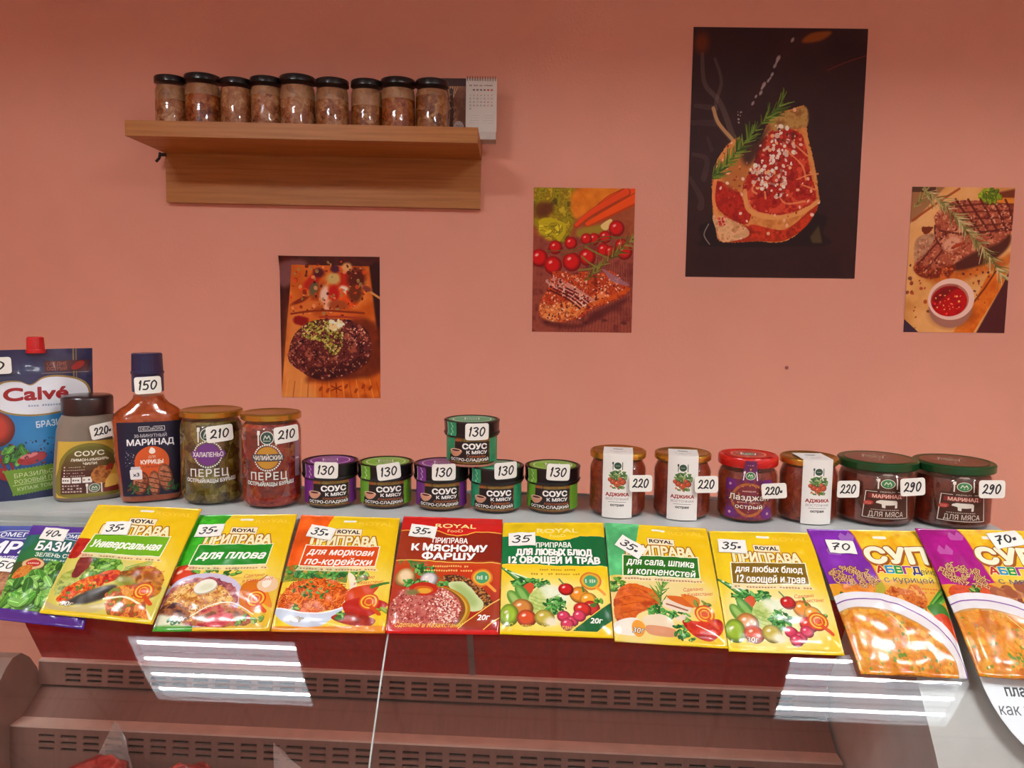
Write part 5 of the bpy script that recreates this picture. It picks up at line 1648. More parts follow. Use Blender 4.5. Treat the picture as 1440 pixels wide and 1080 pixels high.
cv.text('БРАЗИЛЬСКИЙ', 74, 177, 6.4, (206, 214, 170), w=74, bold=.02, rot=-4); cv.text('РОЗОВЫЙ ПЕРЕЦ', 74, 186, 6, (206, 214, 170), w=74, bold=.02, rot=-4); cv.text('КУПАЖ ТОМАТОВ', 76, 197, 5.4, (206, 214, 170), w=72, bold=.02, rot=-4); cv.put(cv.Ln([(34, 193.5), (120, 187.5)], .7), (200, 210, 160))
POUCH = cv.mat('sauce pouch print', .32, coat=.2, bump=.05)
mb = MB(); mb.grid(pouch(1), 30, 40); mb.grid(pouch(-1), 30, 40, flip=True)
bo = mb.build('pouch_body', POUCH, t, 180)
red_cap = plain('red plastic', (196, 22, 24), 0.3, coat=0.3)
mb = MB(); n = 48; rows = []
zc0, zc1 = Ht - .001, H(474)
for z, rr, rib in ((zc0 - 4 * k, 13, 0), (zc0 + 1 * k, 13, 0), (zc0 + 1.2 * k, 11.5, 1), (zc1 - 3 * k, 11, 1), (zc1 - 1 * k, 10.5, 0), (zc1, 9, 0)):
    rows.append([(cxp * k + rr * k * (1 - .04 * rib * (q % 2)) * math.sin(2 * math.pi * q / n), .006 - rr * k * (1 - .04 * rib * (q % 2)) * math.cos(2 * math.pi * q / n), z) for q in range(n)])
mb.rings(rows); mb.build('screw_cap', red_cap, t, 30, label='red screw cap')
price(t, '10', -37 * k, .004 - .010, Ht - 21 * k, .043, .024, 0, .02, slant=.05)


# ------------------------------------------------------------------ packets lying over the counter edge and the glass
W_, H_ = 100, 135
GR3 = [(60, 110, 30), (95, 150, 50), (40, 85, 25), (130, 175, 80)]
DILL = [(40, 110, 40), (70, 145, 60), (25, 80, 30), (100, 165, 80)]


def base_a(strip, banner, lines, seed, pic, left=True, gold=(228, 192, 24), tagless=False):
    c = Cv(W_, H_, gold, sc=5, seed=seed)
    c.grad(c.full(), (228, 192, 26), (234, 204, 44)); c.grad(c.P([(60, 0), (100, 0), (100, 135), (70, 135)], soft=8), (224, 178, 6), (224, 180, 6), al=.6)
    c.put(c.P([(20, 66), (92, 62), (96, 100), (60, 128), (10, 110)], True, soft=12), (232, 205, 110), .8)
    pic(c)
    if strip:
        c.put(c.P([(0, 0), (34, 0), (29, 24), (19, 42), (12, 66), (0, 66)]), strip)
        c.tex(c.P([(0, 0), (34, 0), (29, 24), (19, 42), (12, 66), (0, 66)]), [tuple(v * .88 for v in strip), strip, tuple(min(255, v * 1.15 + 12) for v in strip)], 18, 3)
    c.text('ROYAL', 78, 11, 5, (236, 196, 70), w=34, bold=.02)
    c.put(c.R(45, 7, 58, 10, 1.4), (240, 234, 220))
    c.put(c.R(39, 18.5, 66, 28, .8), (206, 132, 40)); c.put(c.R(39.6, 19.1, 65.4, 27.4, .6), (238, 222, 180)); c.text('ROYAL', 52.5, 22.8, 4.6, (44, 36, 56), w=22, bold=.04)
    c.text('ПРИПРАВА', 50, 34.6, 11, (238, 222, 168), w=64, bold=.05, ol=1.0, olc=(150, 92, 24))
    c.text('ПРИПРАВА', 50, 34.6, 10, (242, 230, 186), w=62, bold=.015)
    c.put(c.P([(14, 41), (86, 40), (84.5, 66), (12, 67)]), (240, 232, 196)); c.put(c.P([(15, 42), (85, 41), (83.6, 65), (13, 66)]), banner)
    c.put(c.P([(13, 67), (84, 66), (88, 71), (10, 72)]), (236, 214, 170), .8); c.microtext(14, 86, 69.4, 2, (140, 90, 60), 26, .7)
    hh = 9.5 if len(lines) == 1 else 8
    for q, l in enumerate(lines):
        y = 53.5 if len(lines) == 1 else 48.5 + q * 11.5
        c.text(l, 49, y, hh, (246, 242, 230), slant=.3, bold=.035, wmax=64)
    c.text('Сделано', 76, 78, 3.6, (190, 60, 40), slant=.3, w=18, rot=-6); c.text('в Казахстане!', 80, 83, 3.6, (190, 60, 40), slant=.3, w=27, rot=-6)
    c.badge(83, 104, 9, (206, 74, 24), (236, 190, 60))
    c.text('30г', 22, 124, 5, (240, 236, 220), w=11, bold=.02, slant=.2, ol=.5, olc=(90, 60, 30))
    return c


def pic_universal(c):
    c.put(c.P([(0, 56), (60, 70), (100, 96), (100, 135), (0, 135)], soft=3), (190, 190, 120), .6)
    c.tex(c.P([(0, 48), (14, 50), (20, 62), (14, 72), (0, 70)], True, wob=2), [(150, 20, 16), (190, 50, 30)], 4, 4)
    c.tex(c.P([(18, 78), (30, 66), (50, 70), (56, 88), (36, 98), (18, 92)], True, wob=3, ws=8), [(80, 140, 30), (140, 185, 60), (60, 110, 24), (165, 200, 90)], 9, 5, con=2.6); c.leaves(38, 78, 14, 7, 14, 4, GR3)
    c.tex(c.P([(4, 96), (16, 84), (30, 82), (20, 100), (8, 118)], True, wob=2), [(150, 160, 60), (190, 195, 110), (90, 110, 40)], 6, 2)
    c.tex(c.P([(14, 70), (26, 74), (22, 92), (14, 94)], True, wob=1), [(110, 30, 30), (140, 55, 45)], 5, 3)
    c.tex(c.P([(12, 122), (14, 108), (26, 96), (48, 84), (58, 88), (48, 100), (30, 112), (20, 122)], True, wob=2), [(180, 30, 14), (220, 110, 24), (200, 60, 20), (230, 150, 50)], 6, 6, con=2.6); c.specks(c.P([(16, 120), (28, 98), (52, 88), (40, 108)], True), 34, .8, 2, [(230, 80, 50), (150, 20, 12), (235, 170, 80), (80, 120, 40)])
    c.put(c.P([(20, 124), (34, 110), (56, 100), (58, 110), (40, 122)], True, soft=1), (52, 44, 34)); c.put(c.P([(0, 122), (20, 128), (56, 120), (48, 130), (10, 131)], True), (196, 180, 120))
    c.tex(c.P([(58, 84), (78, 76), (94, 86), (96, 104), (88, 112), (74, 104), (60, 96)], True, wob=1.5), [(150, 80, 14), (200, 130, 40), (120, 60, 12), (212, 150, 60)], 10, 7); c.put(c.E(64, 96, 10, 6, 20, soft=.3), (130, 140, 40), .8)
    c.tex(c.P([(56, 104), (74, 98), (90, 110), (86, 128), (66, 126), (52, 116)], True, wob=2), [(205, 130, 30), (225, 165, 60), (180, 60, 24), (120, 130, 40)], 5, 8, con=2.6)
    c.put(c.Ln([(52, 116), (70, 112), (90, 122), (98, 132)], 2, True), (240, 230, 190)); c.tex(c.P([(54, 120), (90, 118), (96, 133), (60, 131)]), [(200, 90, 30), (220, 150, 60), (170, 50, 24), (110, 130, 40)], 4, 9); c.put(c.R(0, 131, 100, 135), (224, 192, 40))
    for k in range(3): c.put(c.Ln([(58, 80 + 2 * k), (80, 70 + 2 * k)], .9), (90, 150, 70))


def pic_plov(c):
    c.put(c.R(0, 80, 100, 135), (214, 170, 60), .6)
    c.ball(10, 78, 13, (206, 60, 28)); c.leaves(30, 72, 14, 4, 16, 3, GR3); c.leaves(52, 74, 10, 5, 12, 3, GR3)
    c.put(c.E(34, 104, 37, 29), (196, 186, 206)); c.tex(c.E(33, 105, 33, 25, wob=.08), [(110, 40, 60), (170, 90, 90), (200, 150, 130)], 5, 2)
    r_ = c.E(32, 106, 29, 21, wob=.15, ws=8); c.tex(r_, [(170, 96, 30), (210, 150, 70), (228, 190, 110)], 4, 3, con=2.5); c.strands(r_, 240, 1.5, 3, .7, [(232, 200, 130), (190, 120, 50), (160, 60, 50), (240, 215, 160), (120, 60, 30)])
    c.tex(c.P([(0, 112), (16, 108), (30, 122), (20, 131), (2, 131)], True, wob=2), [(60, 30, 36), (170, 100, 50), (90, 50, 40)], 4, 4)
    c.put(c.E(35, 91, 10.5, 8, -18), (180, 170, 140)); c.put(c.E(34.5, 90, 10, 7.5, -18), (232, 230, 212)); c.put(c.E(36, 91, 6, 4, -18, soft=.4), (214, 214, 180))
    c.put(c.P([(68, 88), (82, 84), (88, 100), (84, 118), (70, 110)], True), (206, 110, 22)); c.put(c.P([(82, 86), (92, 96), (98, 112), (88, 106)], True), (220, 130, 30)); c.put(c.E(90, 88, 9, 9), (226, 190, 150)); c.put(c.E(89, 86, 4, 6), (240, 225, 205)); c.put(c.Ln([(82, 84), (88, 78)], 1), (140, 90, 60))
    c.tex(c.P([(36, 118), (56, 110), (80, 120), (84, 128), (56, 132), (34, 130)], True, wob=2), [(150, 40, 40), (205, 80, 80), (180, 120, 60), (120, 60, 30)], 5, 5, con=2.5); c.tex(c.P([(46, 122), (64, 118), (66, 128), (48, 132)], True, wob=1), [(190, 50, 60), (214, 100, 100)], 4, 6)
    c.put(c.Ln([(30, 122), (46, 110), (64, 108), (84, 120)], 1, True), (238, 234, 220)); c.leaves(80, 125, 12, 4, 16, 2.6, [(110, 150, 60), (160, 180, 90), (90, 130, 50)])
    c.put(c.P([(0, 128), (34, 131), (34, 135), (0, 135)]), (70, 150, 50)); c.put(c.P([(0, 118), (16, 122), (30, 131), (0, 130)], soft=1), (226, 226, 196)); c.leaves(16, 126, 6, 3, 7, 2, [(60, 120, 80)])
    c.put(c.R(34, 132, 100, 135), (222, 176, 40))


def pic_carrot(c):
    c.put(c.P([(0, 40), (16, 40), (12, 72), (0, 74)]), (206, 90, 24)); c.tex(c.R(0, 66, 60, 84), [(180, 100, 30), (80, 130, 40), (210, 150, 60)], 6, 2); c.leaves(30, 74, 28, 7, 60, 3, DILL); c.leaves(70, 76, 8, 6, 20, 3, GR3)
    m = c.P([(2, 112), (4, 96), (16, 84), (36, 80), (56, 86), (66, 100), (58, 112), (30, 118)], True, wob=1.5); c.tex(m, [(170, 60, 14), (214, 100, 30), (190, 76, 18)], 6, 3)
    c.strands(m, 420, 3, 8, .8, [(230, 120, 40), (180, 64, 14), (214, 96, 24), (150, 50, 12), (236, 150, 70)]); c.leaves(32, 92, 22, 10, 24, 1.8, DILL); c.leaves(20, 112, 5, 3, 6, 2, GR3)
    c.put(c.P([(60, 74), (66, 76), (70, 90), (64, 102), (60, 108), (64, 92)], True), (236, 220, 190))
    c.put(c.P([(0, 112), (24, 117), (46, 117), (62, 111), (50, 126), (36, 132), (18, 130), (4, 122)], True), (198, 206, 220)); c.put(c.Ln([(1, 112), (24, 117), (46, 117), (61, 111)], 1.4, True), (238, 236, 232))
    c.put(c.P([(64, 92), (78, 86), (90, 86), (84, 98), (70, 108), (62, 106)], True), (200, 66, 24)); c.put(c.Ln([(84, 88), (98, 82)], 4, True, taper=(1, .5)), (60, 110, 40)); c.put(c.P([(60, 108), (74, 100), (92, 102), (100, 106), (88, 118), (70, 122)], True), (176, 32, 18))
    c.tex(c.P([(52, 122), (66, 116), (90, 122), (86, 129), (66, 128)], True), [(130, 24, 14), (176, 50, 24)], 5, 4); c.leaves(60, 120, 6, 4, 9, 2.4, GR3); c.leaves(94, 112, 3, 4, 4, 3, [(130, 150, 40)])
    c.put(c.P([(0, 130), (30, 131), (100, 128), (100, 135), (0, 135)]), (222, 140, 36)); c.text('30г', 22, 123.5, 5, (120, 130, 150), w=11, slant=.2)


def veg(c, y0=0):
    c.put(c.P([(8, 76), (60, 74), (96, 86), (90, 120), (40, 130), (4, 120)], True, soft=10), (240, 226, 170), .9)
    for k in range(6): c.put(c.Ln([(0 + 2 * k, 60 + 1.5 * k), (12 + 2.6 * k, 74), (24 + 2 * k, 84)], 1.6, True), [(40, 110, 40), (90, 150, 80), (220, 230, 200)][k % 3])
    c.leaves(24, 80, 14, 6, 50, 2.6, DILL); c.leaves(38, 80, 8, 6, 30, 2.2, DILL)
    c.put(c.E(24, 88, 5, 10, 30), (200, 80, 40)); c.put(c.E(22, 96, 6, 16, -28), (70, 130, 50)); c.put(c.E(21, 95, 3, 13, -28, soft=.3), (130, 175, 90)); c.put(c.E(14, 100, 6, 13, -30), (90, 140, 50)); c.put(c.E(13, 99, 3, 10, -30, soft=.3), (150, 185, 100))
    c.tex(c.E(42, 100, 17, 17, wob=.06), [(150, 175, 80), (196, 208, 130), (170, 190, 100)], 7, 3); c.tex(c.P([(36, 84), (56, 84), (62, 98), (50, 106)], True, soft=2), [(220, 226, 190), (236, 238, 214)], 5, 4)
    for k in range(4): c.put(c.Ln([(28, 94 + k * 4), (40, 98 + k * 4), (54, 92 + k * 3)], .7, True), (130, 155, 70), .7)
    c.leaves(50, 104, 10, 9, 60, 2.2, DILL); c.ball(20, 108, 10, (200, 130, 60)); c.ball(8, 116, 9, (150, 180, 50), ry=12); c.ball(24, 119, 9, (206, 80, 40)); c.ball(40, 118, 9, (190, 170, 70)); c.put(c.E(46, 122, 6, 5, soft=.4), (232, 222, 190))
    c.ball(72, 92, 9, (224, 140, 40)); c.ball(80, 97, 8, (230, 160, 50)); c.put(c.Ln([(76, 88), (75, 80)], 2), (70, 120, 40)); c.ball(60, 86, 7, (190, 30, 28)); c.put(c.Ln([(58, 80), (54, 74)], 1.4), (90, 120, 80)); c.ball(82, 106, 8, (196, 44, 36)); c.ball(74, 108, 8, (206, 50, 40)); c.put(c.E(84, 103, 3, 2), (70, 110, 40)); c.leaves(88, 98, 4, 3, 5, 3, GR3)
    for x, y in [(57, 116), (64, 121), (71, 115), (60, 124)]: c.ball(x, y, 6, (206, 60, 90), (250, 220, 225))


def pic_lard(c):
    c.put(c.P([(0, 66), (80, 68), (90, 90), (40, 130), (0, 130)], True, soft=6), (226, 206, 150), .8)
    c.leaves(8, 78, 9, 8, 26, 3, GR3); c.tex(c.P([(4, 88), (16, 76), (34, 78), (44, 86), (42, 98), (26, 106), (14, 118), (2, 114)], True, wob=1.5), [(170, 60, 14), (214, 104, 30), (190, 80, 20), (224, 130, 50)], 12, 3)
    for k in range(4): c.put(c.Ln([(8, 84 + k * 8), (22, 80 + k * 8), (40, 88 + k * 4)], .8, True), (150, 50, 14), .6)
    c.sprig([(44, 98), (46, 84), (50, 70)], 22, 14, 1.4, [(60, 120, 40), (100, 150, 60), (40, 95, 30)]); c.leaves(40, 104, 8, 8, 40, 2.4, DILL); c.leaves(56, 106, 12, 4, 30, 2.2, DILL)
    c.put(c.P([(50, 90), (70, 96), (68, 104), (48, 98)], True), (226, 206, 180)); c.put(c.Ln([(50, 95), (68, 101)], 1.6), (150, 90, 70)); c.put(c.P([(52, 86), (72, 88), (74, 98), (56, 92)], True), (200, 96, 30)); c.put(c.P([(64, 84), (80, 88), (76, 98)], True), (214, 120, 40))
    c.put(c.P([(28, 110), (44, 107), (54, 114), (50, 122), (30, 120)], True), (228, 208, 176)); c.put(c.P([(30, 119), (52, 120), (56, 128), (32, 127)], True), (206, 140, 100)); c.put(c.P([(56, 110), (66, 106), (68, 114)], True), (226, 206, 180))
    c.put(c.P([(0, 118), (16, 112), (26, 116), (24, 128), (4, 128)], True), (232, 224, 206)); c.put(c.E(22, 122, 6, 8), (224, 150, 50)); c.leaves(60, 122, 7, 7, 26, 2.2, DILL); c.leaves(80, 94, 7, 3, 7, 3.4, [(90, 110, 40), (120, 130, 50)])
    c.tex(c.P([(62, 112), (76, 112), (96, 108), (98, 118), (86, 130), (70, 126)], True), [(180, 30, 12), (206, 56, 24), (160, 20, 10)], 9, 4); c.leaves(68, 112, 3, 3, 6, 2, GR3); c.put(c.Ln([(74, 116), (90, 124), (97, 129)], 2, True, taper=(.4, 1)), (246, 238, 210)); c.leaves(70, 130, 3, 2, 5, 1.6, GR3)


def base_b(head, band, deep, lines, seed, pic, low):
    c = Cv(W_, H_, head, sc=5, seed=seed)
    c.tex(c.R(0, 0, 100, 24), [tuple(v * .92 for v in head), head], 14, 2)
    pic(c)
    c.put(c.P([(0, 20), (40, 20), (52, 24.5), (62, 24.5), (74, 20), (100, 20), (100, 58), (60, 59), (0, 56)]), band); c.grad(c.P([(0, 21), (100, 21), (100, 56), (0, 56)], soft=0), band, deep, vert=False, al=.8)
    c.put(c.P([(38, 20), (46, 24), (56, 26), (66, 24), (74, 20)], True), head); c.put(c.Ln([(0, 20), (38, 20), (46, 24), (56, 26), (66, 24), (74, 20), (100, 20)], .9), (230, 190, 70))
    c.text('ROYAL', 54, 13, 5.5, (238, 214, 140), w=40, bold=.035); c.text('FooD', 54, 19.6, 3.6, (238, 214, 140), w=15, bold=.02)
    c.text(lines[0], 50, 32, 6.4, (240, 236, 226), w=34, bold=.04)
    c.text(lines[1], 50, 41.5, 7.4, (244, 240, 232), w=72, bold=.075, sh=.4); c.text(lines[2], 50, 51.5, 7.8, (244, 240, 232), w=(50 if len(lines[2]) < 8 else 86), bold=.08, sh=.4)
    c.put(c.Ln([(0, 57), (30, 57.5), (60, 59), (100, 58)], .9, True), (236, 200, 90))
    c.microtext(36, 70, 63.5, 2.2, low, 16); c.microtext(28, 74, 68.5, 2.2, low, 20)
    c.put(c.E(83, 76, 10), (206, 110, 40)); c.put(c.E(83, 76, 8.4), (214, 168, 50)); c.put(c.E(83, 76, 6.4), (70, 150, 100)); c.microtext(78, 88, 76, 5, (230, 225, 200), 5); c.put(c.Ln([(88, 83), (95, 90)], 3), (226, 150, 50))
    c.put(c.P([(64, 130), (100, 98), (100, 118), (86, 130)]), deep if band[1] > band[0] else band); c.put(c.Ln([(64, 130), (100, 98)], .9), (236, 200, 90)); c.put(c.Ln([(86, 131), (100, 118)], .9), (236, 200, 90))
    c.text('20г', 86, 119, 5.6, (244, 240, 230), w=11, bold=.05, slant=.2)
    c.text('Сделано в Казахстане!', 38, 127, 4.4, (236, 214, 80), w=60, slant=.35, bold=.015)
    c.put(c.R(0, 131, 100, 135), head)
    return c


def pic_mince(c):
    c.grad(c.R(0, 56, 100, 135), (190, 70, 24), (150, 24, 16)); c.put(c.E(70, 72, 18, 10, soft=.4), (190, 50, 20), .8)
    c.sprig([(0, 48), (20, 62), (36, 76)], 60, 12, 1.6, [(60, 110, 40), (90, 120, 60), (120, 110, 70)]); c.leaves(28, 68, 9, 7, 30, 2.4, DILL)
    c.ball(12, 78, 10, (200, 150, 80)); c.put(c.E(12, 76, 6, 7, soft=.4), (226, 200, 160)); c.ball(34, 79, 8, (220, 210, 206)); c.leaves(20, 84, 16, 3, 26, 2.6, DILL); c.leaves(48, 84, 8, 3, 16, 2.4, DILL)
    z = c.P([(46, 76), (60, 74), (80, 84), (92, 100), (90, 110), (78, 104), (64, 90)], True); c.put(z, (70, 40, 22)); c.specks(z, 260, .8, 1.5, [(130, 90, 50), (90, 50, 30), (170, 130, 80), (60, 30, 20), (180, 110, 50)], (.7, 1))
    c.put(c.P([(52, 84), (66, 82), (80, 96), (86, 108), (76, 114), (66, 104)], True, wob=1), (196, 206, 150)); c.put(c.P([(56, 86), (66, 86), (80, 102), (74, 108)], True, soft=2), (160, 180, 110))
    c.put(c.E(38, 112, 36, 26), (170, 120, 20)); c.put(c.E(36, 112, 35.5, 25), (206, 160, 50)); c.put(c.E(35, 112, 34.5, 25.5), (130, 70, 30))
    m = c.E(33, 112, 33, 26, wob=.05); c.tex(m, [(150, 56, 50), (196, 110, 96), (174, 80, 70)], 4, 5, con=2.5); c.specks(m, 460, .5, 1.1, [(226, 170, 150), (150, 50, 46), (236, 196, 176), (190, 90, 80), (120, 40, 36)], (.5, 1)); c.specks(c.P([(42, 92), (60, 100), (64, 118), (48, 124)], True), 160, .5, 1.0, [(240, 214, 200), (232, 190, 170)])
    c.put(c.E(30, 90, 13, 7.5), (180, 40, 20)); c.put(c.E(30, 91, 9, 4.6), (200, 90, 30)); c.put(c.E(31, 92, 6.4, 3), (220, 160, 50)); c.put(c.E(20, 94, 6, 3, soft=.4), (120, 110, 60)); c.put(c.P([(0, 126), (66, 128), (66, 135), (0, 135)], soft=1), (190, 60, 50))


def pasta_letters(c, M, n, seed):
    sl, m = M; ys, xs = np.nonzero(m > .5)
    for _ in range(n):
        q = c.rng.randrange(len(ys)); x = (xs[q]) / c.sc + sl[1].start / c.sc; y = ys[q] / c.sc + sl[0].start / c.sc
        c.text(c.rng.choice('АБВГДЕЖЗКЛМНОПРСТУФХЭЮЯ379'), x, y, 5.2, (226, 190, 130), bold=.02, rot=c.rng.uniform(-70, 70), ol=.35, olc=(120, 60, 40))


def soup(strip, second, seed, meat):
    c = Cv(W_, H_, (230, 178, 28), sc=5, seed=seed)
    c.tex(c.R(0, 0, 100, 60), [(222, 160, 20), (238, 196, 50), (230, 178, 30)], 14, 2); c.put(c.P([(40, 48), (100, 46), (100, 74), (50, 74)], soft=6), (226, 206, 90), .8)
    c.put(c.R(0, 54, 100, 135), (200, 120, 40), .5)
    if meat:
        c.tex(c.P([(4, 62), (30, 56), (46, 62), (30, 74), (10, 78)], True, wob=2), [(170, 40, 16), (206, 80, 34), (190, 56, 24)], 9, 4); c.leaves(24, 62, 6, 4, 10, 3, GR3); c.specks(c.P([(44, 62), (96, 56), (98, 74), (60, 76)], True), 60, 3, 6, [(150, 80, 50), (170, 100, 60), (120, 56, 34), (190, 130, 90)], (.6, 1)); c.leaves(90, 80, 12, 4, 30, 3, GR3)
    else:
        c.tex(c.P([(8, 64), (24, 54), (40, 62), (36, 78), (12, 78)], True, wob=2), [(206, 110, 20), (226, 150, 50), (196, 90, 16)], 10, 4); c.put(c.P([(38, 66), (46, 54), (48, 66), (42, 76)], True), (170, 160, 50)); c.leaves(8, 72, 5, 3, 8, 3, GR3)
        c.tex(c.P([(44, 70), (56, 60), (66, 62), (76, 58), (82, 70), (76, 84), (56, 80)], True, wob=2), [(150, 56, 14), (210, 120, 40), (180, 80, 20), (226, 160, 80)], 5, 5, con=2.5); c.leaves(70, 84, 9, 4, 20, 3, GR3)
        for k in range(5): c.put(c.Ln([(84, 76 + k * 1.6), (100, 60 + k * 2.4)], 2), [(60, 130, 40), (110, 170, 60), (40, 100, 30)][k % 3])
        c.put(c.P([(80, 78), (96, 76), (100, 90), (86, 88)], True), (60, 120, 40)); c.tex(c.P([(80, 90), (94, 84), (104, 96), (104, 116), (92, 106)], True), [(190, 50, 20), (214, 80, 36)], 8, 3)
    c.put(c.E(26, 135, 80, 69), (224, 220, 222)); c.put(c.E(26, 135, 74, 63), (120, 70, 140)); c.put(c.E(26, 135, 73, 62), (222, 216, 216)); c.put(c.E(24, 136, 68, 56), (190, 140, 80))
    s_ = c.E(24, 136.5, 67, 54.5); c.tex(s_, [(186, 104, 20), (220, 146, 44), (206, 124, 28), (226, 164, 66)], 12, 6, con=2.4); c.specks(s_, 150, 1, 3.4, [(236, 190, 80), (214, 120, 34), (204, 130, 40), (232, 176, 60)], (.4, 1), al=.5); c.specks(s_, 40, .7, 1.6, [(120, 140, 40), (90, 124, 40)], (.5, 1), al=.8); c.specks(s_, 14, 2, 3.4, [(214, 100, 30), (200, 90, 20)], (.5, .9), al=.5); c.specks(c.P([(30, 116), (44, 114), (46, 126), (32, 126)], True), 14, 1, 2, [(100, 134, 40), (130, 150, 50)])
    c.put(c.Ln([(44, 86), (54, 100), (52, 112)], 1.2, True), (236, 214, 130), .8)
    st = c.P([(0, 0), (37, 0), (42, 34), (46, 56), (20, 60), (0, 58)]); c.put(st, strip); c.tex(st, [tuple(v * .9 for v in strip), strip, tuple(min(255, v * 1.1) for v in strip)], 16, 8)
    lite = tuple(min(255, v * .6 + 90) for v in strip)
    for x, y in ((24, 10), (8, 26)):
        c.put(c.P([(x, y), (x + 4, y - 6), (x + 7, y - 1), (x + 11, y - 7), (x + 14, y), (x + 12, y + 4), (x + 1, y + 4)]), lite, .8)
    c.put(c.Ln([(37, 0), (42, 34), (46, 56)], 1), (200, 100, 60))
    pasta_letters(c, c.P([(4, 44), (14, 40), (30, 44), (43, 48), (44, 60), (8, 60)]), 46, 3)
    c.put(c.R(54, 9, 66, 12, 1.4), (240, 232, 214))
    c.text('СУП', 69, 30, 16, (150, 84, 30), w=54, bold=.1, ol=1.2, olc=(150, 84, 30)); c.text('СУП', 68.4, 29.2, 15.4, (240, 232, 200), w=53, bold=.085)
    for ch, x, col in zip('АБВГД', (50, 58.5, 66.5, 74, 82), ((176, 50, 30), (40, 140, 180), (30, 140, 60), (150, 50, 130), (50, 50, 120))): c.text(ch, x, 44, 7, col, w=7.6, bold=.06, ol=.4, olc=(240, 230, 200))
    c.text('ейка', 93, 45, 5.6, (70, 80, 60), w=15, bold=.02)
    c.text(second, 72, 53.5, 5.6, (66, 76, 110), w=44, bold=.02)
    c.microtext(76, 98, 62, 1.6, (206, 80, 40), 9, .7); c.microtext(80, 99, 65.5, 1.6, (206, 80, 40), 8, .7)
    return c


def omega(top, word, kind, seed):
    c = Cv(W_, H_, (74, 46, 122), sc=5, seed=seed)
    c.grad(c.R(0, 0, 100, 60), top, (70, 40, 120))
    if kind == 'basil':
        c.put(c.P([(0, 18), (34, 14), (100, 18), (100, 52), (40, 58), (20, 60), (0, 60)]), (40, 100, 92)); c.put(c.P([(0, 48), (18, 20), (34, 16), (26, 60), (0, 70)], soft=4), (40, 110, 60))
        c.put(c.R(0, 58, 100, 122), (60, 80, 40)); c.tex(c.P([(46, 62), (100, 56), (100, 122), (50, 122)]), [(60, 40, 90), (90, 70, 120), (70, 90, 60), (50, 36, 80)], 9, 3)
        c.leaves(52, 62, 26, 8, 40, 5, GR3); c.leaves(70, 80, 20, 14, 30, 6, [(70, 50, 110), (90, 64, 130), (50, 36, 84), (100, 150, 60)]); c.leaves(30, 95, 34, 26, 70, 9, [(70, 130, 44), (110, 165, 70), (50, 100, 34), (130, 180, 90)]); c.leaves(40, 110, 22, 10, 24, 9, [(80, 145, 50), (120, 175, 80)])
        c.put(c.E(24, 60, 14, 9), (130, 80, 40)); c.put(c.E(24, 60, 13, 8), (210, 180, 130)); c.put(c.E(24, 59, 9, 5), (180, 50, 40)); c.microtext(17, 31, 59, 2.4, (236, 226, 210), 6)
        c.tex(c.P([(10, 66), (24, 62), (22, 76), (6, 82)], True), [(190, 100, 30), (206, 140, 60), (170, 50, 20)], 5, 4); c.put(c.P([(54, 112), (90, 108), (88, 116), (60, 120)], True, soft=2), (206, 214, 200), .8)
        c.put(c.R(0, 122, 100, 135), (76, 40, 124))
    else:
        c.put(c.R(0, 60, 100, 135), (160, 110, 80)); c.tex(c.R(0, 60, 100, 122), [(120, 70, 50), (190, 140, 100), (150, 95, 66)], 12, 3); c.specks(c.R(0, 80, 100, 122), 160, 1, 2.4, [(150, 100, 60), (110, 70, 40), (180, 140, 90)], (.3, .5)); c.put(c.R(0, 122, 100, 135), (76, 40, 124))
    x = 76 if kind == 'basil' else 68
    if kind == 'basil':
        c.put(c.E(66, 17, 22, 6.5), (210, 214, 224)); c.put(c.E(66, 17, 20.6, 5.5), (60, 80, 130)); c.text('ОМЕГА', 66, 17, 6, (226, 228, 230), w=31, bold=.04)
        c.text(word, 58, 33, 13, (238, 240, 236), bold=.05, slant=.1, w=78, ol=.6, olc=(30, 60, 60)); c.text('ЗЕЛЕНЬ СУШЕНАЯ', 58, 46, 5.4, (220, 228, 206), w=72, bold=.03)
        c.microtext(34, 94, 53, 2.4, (206, 220, 210), 18)
    else:
        c.put(c.E(62, 17, 26, 7.5), (210, 214, 224)); c.put(c.E(62, 17, 24.4, 6.4), (70, 76, 140)); c.text('ОМЕГА', 62, 17, 7, (226, 228, 232), w=38, bold=.03)
        c.text(word, 56, 38, 18, (238, 238, 242), bold=.06, slant=.1, w=66, ol=.7, olc=(50, 30, 90)); c.text('молотая', 58, 54, 7, (226, 224, 236), slant=.3, w=36)
    return c


PK_N = 0


